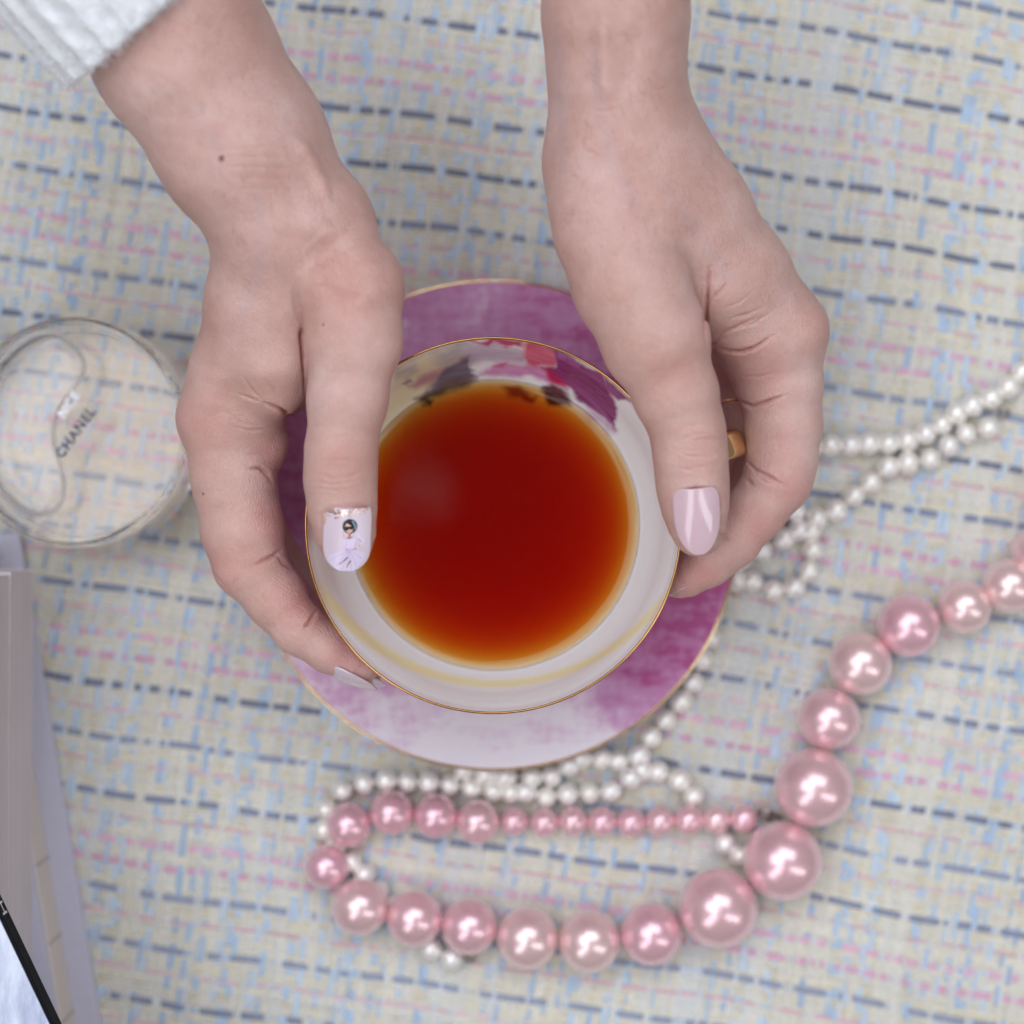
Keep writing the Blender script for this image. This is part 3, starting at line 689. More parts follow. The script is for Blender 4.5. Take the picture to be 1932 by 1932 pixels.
RIGHT = dict(hair=(.35, -.9, 0),
    lo=(0.2, -3.6, 1.2), hi=(9.9, 16.6, 14.5), knuckle=(640, 760), web=(380, 520),
    arm=[([(1160, -130, 11.7, 134), (1161, 30, 11.1, 119), (1162, 150, 10.6, 110), (1176, 260, 10.1, 114), (1212, 350, 9.6, 120)], .6),
         ([(1164, -130, 10.6, 128), (1163, 30, 10.0, 114), (1166, 150, 9.5, 106), (1186, 260, 9.0, 110), (1228, 350, 8.6, 116)], .6)],
    palm=[[(1200, 300, 9.4, 122), (1290, 400, 8.8, 112), (1385, 520, 8.0, 100), (1458, 628, 7.3, 94)],
          [(1200, 320, 9.2, 120), (1290, 430, 8.8, 108), (1355, 530, 8.4, 88), (1392, 600, 8.0, 66)],
          [(1210, 330, 8.2, 116), (1340, 480, 6.8, 100), (1440, 640, 5.7, 76)],
          [(1210, 340, 7.6, 108), (1320, 490, 5.4, 92), (1430, 640, 4.1, 70)],
          [(1210, 350, 7.0, 98), (1300, 490, 4.2, 84), (1425, 630, 3.0, 62)],
          [(1200, 450, 7.6, 100), (1280, 560, 6.4, 90), (1360, 640, 5.4, 74)],
          [(1436, 670, 7.3, 64), (1440, 725, 7.1, 44), (1452, 750, 7.0, 40)]],
    fingers=[[(1458, 632, 7.3, 93), (1472, 720, 7.1, 78), (1479, 800, 7.0, 70), (1475, 865, 6.95, 64), (1468, 905, 6.9, 61), (1428, 962, 6.9, 54), (1384, 1020, 6.9, 48), (1335, 1058, 6.9, 46), (1292, 1086, 6.9, 38), (1276, 1094, 6.9, 31)],
             [(1418, 640, 5.6, 78), (1432, 770, 5.4, 68), (1450, 880, 5.35, 58), (1374, 1010, 5.35, 48), (1280, 1082, 5.35, 38)],
             [(1432, 640, 4.1, 68), (1450, 790, 4.0, 60), (1458, 860, 3.95, 54), (1390, 985, 3.95, 44), (1305, 1050, 3.95, 36)],
             [(1428, 630, 3.0, 60), (1446, 760, 2.95, 50), (1450, 820, 2.95, 46), (1390, 920, 2.95, 38), (1330, 980, 3.0, 32)]],
    thumb=[(1150, 330, 9.6, 106), (1158, 430, 9.9, 112), (1188, 530, 10.1, 108), (1236, 640, 10.2, 99), (1274, 740, 10.1, 78), (1297, 810, 9.95, 68), (1303, 862, 9.85, 66), (1307, 915, 9.7, 64), (1312, 960, 9.55, 58), (1316, 995, 9.38, 47), (1317, 1008, 9.30, 40)],
    strokes=[
        (r3((1030, 400), (1015, 500), (1003, 640), (998, 780), (1005, 880)), 3.2, -.18, .8),
        (r3((1130, 490), (1100, 540), (1050, 590), (1008, 645)), 3.6, -.07, .4),
        (r3((1000, 880), (1050, 862), (1110, 800), (1180, 770), (1330, 700)), 3.6, -.05, .36),
        (r3((1050, 885), (1140, 910), (1220, 915), (1300, 890), (1410, 815)), 3.4, -.15, .75),
        (r3((1150, 790), (1300, 740), (1420, 660)), 2.5, -.02, .16), (r3((1120, 720), (1250, 690), (1360, 640)), 2.4, -.018, .12),
        (r3((1090, 660), (1200, 620), (1300, 540)), 2.2, -.015, .08),
        (r3((1190, 1205), (1280, 1245), (1350, 1225), (1490, 1175)), 3.4, -.15, .75),
        (r3((1250, 1580), (1300, 1632), (1400, 1680), (1510, 1745)), 3.4, -.13, .7), (r3((1245, 1690), (1290, 1725)), 4, -.08, .4), (r3((1270, 1640), (1360, 1700), (1440, 1720)), 2.4, -.03, .2),
        (r3((1200, 1060), (1320, 1070), (1420, 1040)), 2.2, -.012, .06), (r3((1330, 1330), (1380, 1260), (1440, 1220)), 2.4, -.02, .1),
        (r4((950, 1050), (1000, 1085), (1050, 1115)), 4.2, -.07, .4),
        (r3((900, 1468), (960, 1442), (1040, 1436), (1125, 1437)), 2.4, -.030, .32), (r3((820, 1455), (930, 1415), (1080, 1400)), 2.2, -.02, .16),
        (r3((785, 1495), (900, 1548), (1040, 1545), (1115, 1500)), 2.4, -.028, .26), (r3((820, 1500), (920, 1520), (1000, 1515)), 2.0, -.016, .14),
        (r3((760, 1600), (900, 1630), (1080, 1590)), 2.2, -.014, .1), (r3((800, 1390), (950, 1355), (1080, 1345)), 2.2, -.012, .06),
        (r3((820, 1760), (920, 1750), (1060, 1735)), 3.0, -.03, .14),
        (r8((600, 590), (660, 598), (740, 575)), 2.4, -.016, .10), (r8((540, 795), (600, 820), (660, 850)), 2.6, -.014, .14), (r8((820, 500), (930, 490), (1040, 470)), 2.2, -.012, .06),
        ([(1272, 990), (1268, 955), (1278, 932), (1312, 921), (1348, 924), (1362, 945), (1364, 985)], 4, -.05, .40),
        (r8((660, 60), (670, 320), (690, 560)), 17, .12, .0),
        (r8((850, 130), (800, 330), (790, 520)), 24, -.09, .06),
        (r8((560, 700), (540, 900), (600, 1150)), 30, .05, .0),
        (r8((760, 900), (850, 1050), (940, 1250)), 26, -.05, .14),
        (r8((1000, 760), (1100, 950), (1250, 1200)), 40, .05, .10),
        (r3((560, 600), (700, 780), (820, 1000)), 30, .05, .05),
        (r3((1650, 620), (1690, 740), (1670, 880)), 26, .06, .12),
    ],
    flush_shade=[(1530, 620, 60, .16), (1265, 700, 60, .14), (1500, 920, 55, .26), (1430, 1000, 60, .26), (1320, 1085, 60, .32), (1310, 860, 50, .14), (1440, 700, 60, .22), (1470, 850, 50, .16), (1180, 420, 60, .10), (1320, 990, 60, .16)],
    ridge=[(1440, 940, 45), (1380, 1010, 50), (1310, 1080, 50)], veins=[([(1046, 20), (1056, 140), (1058, 260), (1062, 360)], 8, .22), ([(1120, 60), (1130, 200), (1160, 320), (1220, 430)], 12, .13), ([(1240, 330), (1330, 460), (1400, 560)], 12, .12)],
    press=[([(1282, 935), (1350, 930), (1358, 985), (1335, 1035), (1300, 1030)], .14)], moles=[])

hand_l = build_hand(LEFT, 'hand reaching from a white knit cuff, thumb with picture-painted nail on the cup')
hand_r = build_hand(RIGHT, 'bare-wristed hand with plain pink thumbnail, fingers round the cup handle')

# ------------------------------------------------------------------ nails
def nail_mesh(hand, base, tip, normal, half_w, arch, outline, mat, nu=46, nv=41, thick=.05, sag=.10, name='nail'):
    """outline(t) -> relative half width; base/tip in cm; normal = outward direction of the nail plate"""
    base, tip = np.array(base), np.array(tip); L = tip - base; ln = np.linalg.norm(L); L = L / ln
    N = np.array(normal, float); N -= L * N.dot(L); N /= np.linalg.norm(N); W = np.cross(L, N)
    U = np.linspace(0, 1, nu); VV = np.linspace(-1, 1, nv); top = []; uv = []
    for u in U:
        hw, y0 = half_w * outline(u)[0], u
        for v in VV:
            x = v * hw
            yy = outline(u)[1](v) if False else u
            lift = arch * (1 - (x / half_w) ** 2) - arch + sag * (math.sin(math.pi * min(1, u * .9 + .05)) - .35)
            top.append(base + L * (yy * ln) + W * x + N * lift); uv.append((x / half_w, u))
    top = np.array(top); bot = top - N * thick * 1.0
    n = nu * nv; f = grid_faces(nu, nv); fb = f[:, ::-1] + n
    rim = list(range(nv)) + [i * nv + nv - 1 for i in range(1, nu)] + [(nu - 1) * nv + j for j in range(nv - 2, -1, -1)] + [i * nv for i in range(nu - 2, 0, -1)]
    rf = np.array([[rim[i], rim[(i + 1) % len(rim)], rim[(i + 1) % len(rim)] + n, rim[i] + n] for i in range(len(rim))])
    V = np.vstack([top, bot]); Fq = np.vstack([f[:, ::-1], fb[:, ::-1], rf])
    # make sure faces look outward
    o = mesh_obj(name, V, Fq, mat, hand)
    bm = bmesh.new(); bm.from_mesh(o.data); bmesh.ops.recalc_face_normals(bm, faces=bm.faces); bm.to_mesh(o.data); bm.free()
    return o, np.array(uv + uv)
def almond(u):
    base = math.sqrt(max(0, 1 - ((.22 - u) / .22) ** 2)) * .40 + .60 if u < .22 else 1.0
    tip = 1.0 if u < .36 else max(0, 1 - ((u - .36) / .645) ** 2.3) ** .56
    return (base * tip, None)
def leaf(u):
    base = .18 + .82 * math.sin(math.pi / 2 * min(1, u / .42))
    tip = 1.0 if u < .42 else max(0, 1 - ((u - .42) / .585) ** 2.4) ** .6
    return (base * tip, None)
def square_round(u):
    base = .93 + .07 * min(1, u / .1)
    tip = 1.0 if u < .60 else max(0, 1 - ((u - .60) / .405) ** 2.6) ** .5
    return (base * tip, None)
def nail_material(name, c, c2):
    t = NT(name); v = t.coord(); n = t.noise(v, 160, 3)
    t.l(t.mix(n.outputs[0], c, c2), t.p.inputs['Base Color'])
    t.set(Roughness=.22, Coat_Weight=1.0, Coat_Roughness=.03, Subsurface_Weight=.15, Subsurface_Scale=.002)
    return t.m
M_nail = nail_material('gel_nail', rgba((214, 178, 186)), rgba((222, 190, 196)))
M_nail2 = nail_material('milky_nail', rgba((212, 190, 198)), rgba((220, 200, 208)))

def art_nail():
    t = NT('picture_nail'); t.l(t.attr('paint'), t.p.inputs['Base Color'])
    gl = t.attr('glitter', 'Fac'); t.l(gl, t.p.inputs['Metallic'])
    t.set(Roughness=.30, Coat_Weight=.25, Coat_Roughness=.03); t.p.inputs['Specular IOR Level'].default_value = .25
    o, uv = nail_mesh(hand_l, P(655, 960, 10.61), P(652, 1078, 10.18), (0.0, -.10, 1), R(45, 10.2), .24, square_round, t.m, nu=130, nv=97, sag=.08)
    # design grid: x -1..1 across, y 0..1 along; picture coordinates of the enlarged nail
    gx = 795 - uv[:, 0] * 575; gy = 300 + uv[:, 1] * 1520
    col = np.repeat(lin((216, 196, 206))[None], len(uv), 0)
    def blend(a, c):
        nonlocal col
        col = col * (1 - a[:, None]) + lin(c)[None] * a[:, None]
    def poly(p, c, al=1.0, soft=8):
        d, _ = seg_dist2(gx, gy, list(p) + [p[0]]); sd = np.where(in_poly(gx, gy, p), d, -d); blend(np.clip(.5 + sd / (2 * soft), 0, 1) * al, c)
    def line(p, wd, c, al=1.0):
        d, _ = seg_dist2(gx, gy, p); blend(np.clip((wd - d) / 6 + .5, 0, 1) * al, c)
    def ell(cx, cy_, rx, ry, c, al=1.0):
        d = np.hypot((gx - cx) / rx, (gy - cy_) / ry); blend(np.clip((1 - d) * min(rx, ry) / 9 + .5, 0, 1) * al, c)
    # flared tulle skirt down to the free edge
    poly([(800, 1270), (960, 1270), (1130, 1330), (1260, 1390), (1190, 1560), (1060, 1760), (820, 1860), (560, 1800), (380, 1600), (360, 1490), (560, 1370)], (222, 206, 228), .95, 14)
    for ex, ey in ((420, 1570), (560, 1720), (700, 1800), (800, 1830), (930, 1790), (1060, 1700), (1180, 1500)):
        line([(870 + (ex - 800) * .1, 1300), (ex, ey)], 5, (170, 124, 186), .75)
    for a_, b_ in (((840, 1470), (640, 1660)), ((905, 1550), (830, 1700))):
        line([a_, b_], 15, (70, 40, 30), .9); line([((a_[0] + b_[0]) / 2, (a_[1] + b_[1]) / 2), b_], 12, (196, 140, 104), .9)
    poly([(770, 1010), (1050, 1000), (1040, 1080), (980, 1260), (800, 1260), (780, 1120)], (226, 208, 232))
    line([(800, 1275), (965, 1275)], 11, (160, 80, 160)); line([(850, 1279), (930, 1279)], 5, (240, 225, 240))
    line([(1040, 910), (1215, 1070), (1120, 1180)], 28, (222, 204, 230)); line([(1068, 1010), (1170, 1090)], 6, (150, 100, 160), .7)
    line([(1120, 1180), (1000, 1275)], 14, (206, 150, 120)); ell(1070, 1215, 26, 22, (225, 230, 235))
    line([(760, 1050), (765, 1200)], 34, (222, 204, 230)); line([(735, 1000), (715, 850)], 13, (214, 154, 124))
    line([(785, 1010), (800, 1250)], 5, (190, 130, 190), .7); line([(1045, 1010), (985, 1250)], 5, (190, 130, 190), .7)
    line([(870, 880), (866, 985)], 26, (196, 112, 74)); line([(800, 995), (870, 1008), (940, 965)], 9, (110, 76, 60))
    ell(872, 715, 178, 175, (14, 14, 20)); poly([(800, 640), (905, 700), (955, 790), (920, 850), (858, 888), (790, 830), (750, 730)], (232, 190, 172), 1, 10)
    ell(800, 765, 60, 46, (10, 10, 14)); ell(908, 752, 50, 42, (10, 10, 14)); line([(750, 735), (955, 720)], 12, (10, 10, 14))
    line([(840, 835), (880, 832)], 8, (170, 80, 120)); line([(930, 590), (1000, 700), (1000, 770)], 12, (150, 190, 215), .85); line([(830, 590), (910, 610)], 7, (110, 120, 130), .8)
    # flakes of foil along the cuticle
    gm = np.zeros(len(uv)); rg = np.random.default_rng(3)
    for q in range(150):
        x = rg.uniform(250, 1340); y = 315 + abs(rg.normal(0, 62)) + (40 if x < 900 else 0); s_ = rg.uniform(9, 26) * (1 if x < 950 else .6)
        d = np.hypot((gx - x) / (1 + rg.random() * .6), gy - y); a = np.clip((s_ - d) / 5 + .5, 0, 1)
        c = [(246, 226, 206), (214, 160, 130), (170, 110, 84), (252, 246, 240)][rg.integers(4)]
        blend(a, c); gm = np.maximum(gm, a * .85)
    set_col(o, 'paint', col); set_float(o, 'glitter', gm)
    o['label'] = 'thumbnail painted with a dark-haired lady in a lilac dress'
art_nail()
nail_mesh(hand_r, P(1313, 923, 10.74), P(1320, 1048, 10.18), (-.02, -.12, 1), R(44, 10.2), .26, almond, M_nail, nu=60, nv=51, sag=.10)
# index and middle nails, seen nearly edge on, on the outer side of the tips
def side_nail(hand, p0, p1, z, nrm, hw, mat): nail_mesh(hand, P(p0[0], p0[1], z), P(p1[0], p1[1], z), nrm, hw, .16, leaf, mat, sag=.18)
side_nail(hand_l, (600, 1255), (709, 1305), 6.96, (-.40, -.85, .32), .50, M_nail2)
side_nail(hand_l, (622, 1262), (726, 1296), 5.35, (-.42, -.85, .30), .52, M_nail2)
side_nail(hand_r, (1345, 1090), (1262, 1128), 6.9, (.42, -.85, .12), .56, M_nail2)

# ------------------------------------------------------------------ sleeve
def build_sleeve():
    a0 = P(270, 38, 11.3); a1 = P(270 - .66 * 420, 38 - .75 * 420, 12.9); ax = a1 - a0; L = np.linalg.norm(ax); ax /= L
    up = np.array([0, 0, 1.0]); sd = np.cross(ax, up); sd /= np.linalg.norm(sd); up = np.cross(sd, ax)
    nu, nv = 60, 264; V = []
    for i in range(nu):
        s = i / (nu - 1); c = a0 + ax * (s * L)
        for j in range(nv):
            th = j / nv * 2 * math.pi
            rib = .065 * math.cos(th * 22) + .02 * math.sin(th * 22 * 2 + s * 9)
            r_ = 2.62 + .35 * s + rib + .03 * math.sin(s * 40) * math.sin(th * 22) + .06 * math.sin(th * 3 + s * 4)
            edge = .25 * math.sin(th * 22) * .08
            if i == 0: r_ -= .16
            V.append(c + ax * edge * (i < 3) + sd * r_ * math.cos(th) * .98 + up * r_ * math.sin(th) * 1.08)
    for i in range(6):                                       # turned-in inner face of the cuff
        s = i / 5 * .12; c = a0 + ax * (s * L)
        for j in range(nv):
            th = j / nv * 2 * math.pi; r_ = 2.36
            V.append(c + sd * r_ * math.cos(th) * .98 + up * r_ * math.sin(th) * 1.08)
    V = np.array(V)
    def ringf(a, b):
        j = np.arange(nv); return np.stack([a * nv + j, a * nv + (j + 1) % nv, b * nv + (j + 1) % nv, b * nv + j], -1)
    fs = [ringf(i, i + 1) for i in range(nu - 1)] + [ringf(nu, 0)] + [ringf(nu + i + 1, nu + i) for i in range(5)]
    t = NT('white_wool'); n = t.noise(t.coord(), 900, 4); n2 = t.noise(t.coord(), 260, 4)
    t.l(t.ramp(n2.outputs[0], [(.3, (.84, .84, .86, 1)), (.7, (.93, .93, .94, 1))]), t.p.inputs['Base Color']); t.set(Roughness=.95)
    t.p.inputs['Sheen Weight'].default_value = .6; t.p.inputs['Specular IOR Level'].default_value = .1
    t.l(t.bump(n.outputs[0], .8, .0012), t.p.inputs['Normal'])
    sl = mesh_obj('sleeve', V, np.vstack(fs), t.m, hand_l); sl['label'] = 'white ribbed wool cuff'
    # fuzz: thousands of short fibres
    rg = np.random.default_rng(8); nf = 14000; vv = []; ff = []
    si = (rg.random(nf) ** 1.6 * (nu - 2)).astype(int); sj = rg.integers(0, nv, nf)
    base = V[si * nv + sj] + rg.normal(0, .02, (nf, 3))
    cen = a0 + ax * (si / (nu - 1) * L)[:, None]; nrm = base - cen; nrm /= np.linalg.norm(nrm, axis=1, keepdims=True)
    dr = nrm * rg.uniform(.1, .9, (nf, 1)) + rg.normal(0, .6, (nf, 3)) - ax * (rg.random((nf, 1)) * .7 * (si < 5)[:, None])
    dr /= np.linalg.norm(dr, axis=1, keepdims=True); ln = rg.uniform(.10, .34, (nf, 1)); bend = rg.normal(0, .5, (nf, 3))
    p0, p1, p2 = base, base + dr * ln * .5, base + dr * ln * .9 + bend * ln * .4
    wv = np.cross(dr, rg.normal(0, 1, (nf, 3))); wv /= np.linalg.norm(wv, axis=1, keepdims=True); wv *= .0055
    vv = np.stack([p0 - wv, p0 + wv, p1 - wv * .8, p1 + wv * .8, p2], 1).reshape(-1, 3); b = np.arange(nf)[:, None] * 5
    tri = np.concatenate([b + [0, 1, 3], b + [0, 3, 2], b + [2, 3, 4]], 0)
    fz = mesh_obj('wool_fuzz', vv, tri, t.m, sl); tag(fz, kind='stuff')
build_sleeve()

# ------------------------------------------------------------------ pearls
M_pink = pearl_material('pink_pearl', (0.86, 0.41, 0.51, 1), (0.90, 0.60, 0.58, 1), .48)
M_white = pearl_material('white_pearl', (0.93, 0.88, 0.84, 1), (0.93, 0.88, 0.78, 1), .30)
M_cord = plain('silk_cord', (0.6, 0.5, 0.45, 1), .8)
M_steel = plain('dark_steel', (0.42, 0.38, 0.36, 1), .22, 1.0)
def unit_sphere(seg=40, rings=24):
    th = np.linspace(0.035, np.pi - .035, rings); pr = [(math.sin(t), math.cos(t)) for t in th]
    v, f = lathe(pr, seg); v = np.vstack([v, [[0, 0, .96], [0, 0, -.96]]]); n = len(v)
    caps = [[n - 2, (j + 1) % seg, j] for j in range(seg)] + [[n - 1, (rings - 1) * seg + j, (rings - 1) * seg + (j + 1) % seg] for j in range(seg)]
    return v, [list(map(int, q)) for q in f[:, ::-1]] + caps
def bead_mesh(name, mat):
    v, f = unit_sphere(); o = mesh_obj(name, v, f, mat, None, True, 1.0); me = o.data; bpy.data.objects.remove(o); return me
def tube(name, pts, r, mat, parent, n=None, ns=6):
    p = catmull(pts, n or len(pts) * 4); V = []
    for i in range(len(p)):
        t = p[min(i + 1, len(p) - 1)] - p[max(i - 1, 0)]; t /= np.linalg.norm(t) + 1e-9
        u = np.cross(t, [0, 0, 1.0]); u /= np.linalg.norm(u) + 1e-9; w_ = np.cross(t, u)
        for q in range(ns): b = q / ns * 2 * math.pi; V.append(p[i] + r * (u * math.cos(b) + w_ * math.sin(b)))
    i = np.arange(len(p) - 1)[:, None]; j = np.arange(ns)[None]
    f = np.stack([i * ns + j, (i + 1) * ns + j, (i + 1) * ns + (j + 1) % ns, i * ns + (j + 1) % ns], -1).reshape(-1, 4)
    return mesh_obj(name, np.array(V), f, mat, parent)
def strand(root, runs, mesh, jitter=0.0, egg=0.0):
    """runs: lists of (px, py, diameter px, lift cm); one bead per entry"""
    rg = random.Random(3)
    for run in runs:
        ctr = []
        for (px, py, d, lift) in run:
            z = ZT + lift; r = d / 2 * 1.03 * (H - 1) / F; z += r; r = d / 2 * 1.03 * (H - z) / F
            ctr.append((P(px, py, z), r))
        pts = [c for c, _ in ctr]
        for i, (c, r) in enumerate(ctr):
            b = bpy.data.objects.new('pearl', mesh); COL.objects.link(b); b.parent = root
            b.location = Vector(c) * S
            q = pts[min(i + 1, len(pts) - 1)] - pts[max(i - 1, 0)]
            b.rotation_euler = (rg.uniform(-.15, .15), math.pi / 2 + rg.uniform(-.15, .15), math.atan2(q[1], q[0]))
            e = 1 + rg.uniform(-egg, egg); b.scale = (r * S * (1 + rg.uniform(-jitter, jitter)), r * S * (1 + rg.uniform(-jitter, jitter)), r * S * e * .98)
        if len(pts) > 2: tube('cord', pts, .045, M_cord, root)
def clasp(root, px, py, z, r, ang=0.0):
    c = P(px, py, z); n = empty('clasp') if False else None
    a = np.linspace(0, 2 * np.pi, 24, endpoint=False); V = []
    for t in a:
        for q in range(8):
            b = q / 8 * 2 * np.pi; V.append(c + np.array([(r + .05 * math.cos(b)) * math.cos(t), (r * .7 + .05 * math.cos(b)) * math.sin(t), .05 * math.sin(b) + .12 * math.sin(t + ang)]))
    i = np.arange(24)[:, None]; j = np.arange(8)[None]
    f = np.stack([i * 8 + j, ((i + 1) % 24) * 8 + j, ((i + 1) % 24) * 8 + (j + 1) % 8, i * 8 + (j + 1) % 8], -1).reshape(-1, 4)
    return mesh_obj('clasp', np.array(V), f, M_steel, root)

pink = empty('pearl_necklace')
PK = [(1403.5, 1544.5, 54), (1351.5, 1547, 54), (1299.5, 1547, 56), (1245, 1549, 55), (1190, 1551, 54), (1135.5, 1550, 55), (1081, 1549, 55), (1027, 1551, 54), (970, 1549, 53),
      (901, 1550, 81), (822, 1539, 82), (739, 1533, 83), (658, 1556, 83), (617, 1635, 82), (679, 1711, 106), (782, 1733, 105), (885.5, 1748, 104), (995, 1770, 115), (1112, 1776, 115), (1229, 1762, 115),
      (1355, 1713, 147), (1477, 1624, 147), (1535, 1486, 146), (1564, 1356, 115), (1623, 1252, 118), (1714, 1180, 117), (1820, 1145, 99), (1905, 1105, 101), (1958, 1040, 96), (1985, 950, 90)]
strand(pink, [[(x, y, d, 0) for x, y, d in PK]], bead_mesh('pink_bead', M_pink))
clasp(pink, 1442, 1536, .35, .20, .6); clasp(pink, 1462, 1545, .3, .16, 2.0); tube('clasp_link', [P(1425, 1545, .35), P(1450, 1530, .5), P(1478, 1552, .4)], .05, M_steel, pink)
tag(pink, 'graduated pink pearl necklace curling from large beads down to small ones', 'necklace')

white = empty('pearl_rope'); WD = 41
runA = [(1528, 846), (1566, 841), (1605, 840), (1639, 837), (1676, 837), (1712, 831), (1746, 818), (1777, 801), (1805, 780), (1835, 765), (1870, 751), (1903, 730), (1928, 702), (1952, 670), (1975, 637), (1996, 604)]
runB = [(1865, 807), (1823, 818), (1790, 841), (1755, 866), (1713, 873), (1676, 881), (1643, 910), (1612, 935), (1578, 963), (1541, 978), (1508, 1000), (1480, 1017), (1437, 1039), (1398, 1056)]
runC = [(1501, 964), (1530, 1003), (1534, 1037), (1526, 1077), (1499, 1108), (1459, 1113), (1419, 1096), (1386, 1094), (1356, 1120), (1344, 1160), (1338, 1202), (1324, 1244), (1308, 1287), (1286, 1323), (1257, 1358), (1228, 1391), (1206, 1426), (1190, 1467), (1153, 1492), (1112, 1495), (1071, 1498), (1031, 1503), (992, 1493), (964, 1494), (931, 1492), (890, 1486), (849, 1481), (809, 1476), (769, 1475), (729, 1472), (687, 1478), (646, 1491), (616, 1526), (611, 1565), (632, 1600), (662, 1627), (688, 1650), (714, 1682), (745, 1712), (775, 1750), (813, 1790), (853, 1808)]
runD = [(875, 1452), (917, 1460), (955, 1465), (1004, 1466), (1041, 1464), (1075, 1443), (1097, 1430), (1135, 1431), (1167, 1435), (1211, 1454), (1242, 1456), (1282, 1472), (1309, 1501), (1368, 1592), (1395, 1614), (1428, 1640)]
def lifted(run, l=0): return [(x, y, WD + random.uniform(-1.5, 1.5), l) for x, y in run]
cB = lifted(runC)
cB = [(x, y, d, .25 if 1180 < x < 1215 and y > 1400 else 0) for x, y, d, l in cB]
strand(white, [lifted(runA), lifted(runB), cB, lifted(runD)], bead_mesh('white_bead', M_white), .06, .10)
clasp(white, 1893, 779, .3, .15, .4); clasp(white, 887, 1808, .25, .14, 1.2)
tag(white, 'long rope of small white pearls looped round the saucer', 'necklace')

# ------------------------------------------------------------------ perfume bottle lying on the cloth
def glass(name, ior, tint=(1, 1, 1, 1), rough=0.0, absorb=None):
    t = NT(name); t.n.remove(t.p); g = t.add('ShaderNodeBsdfGlass'); g.inputs['IOR'].default_value = ior; g.inputs['Color'].default_value = tint
    g.inputs['Roughness'].default_value = rough; t.l(g.outputs[0], t.out.inputs['Surface'])
    if absorb:
        va = t.add('ShaderNodeVolumeAbsorption'); va.inputs['Color'].default_value = absorb[0]; va.inputs['Density'].default_value = absorb[1]; t.l(va.outputs[0], t.out.inputs['Volume'])
    return t.m
def text_mesh(name, body, size, mat, parent, center, ang, z, extrude=.004, mirror=False):
    cu = bpy.data.curves.new(name, 'FONT'); cu.body = body; cu.size = size; cu.align_x = 'CENTER'; cu.align_y = 'CENTER'; cu.extrude = extrude; cu.space_character = 1.12; cu.offset = .010
    tmp = bpy.data.objects.new(name + '_tmp', cu); COL.objects.link(tmp)
    dg = bpy.context.evaluated_depsgraph_get(); me = bpy.data.meshes.new_from_object(tmp.evaluated_get(dg)); bpy.data.objects.remove(tmp)
    me.name = name; me.transform(Matrix.Translation((center[0] * S, center[1] * S, z * S)) @ Matrix.Rotation(ang, 4, 'Z') @ Matrix.Scale(S, 4))
    me.materials.clear(); me.materials.append(mat); o = bpy.data.objects.new(name, me); COL.objects.link(o); o.parent = parent
    return o
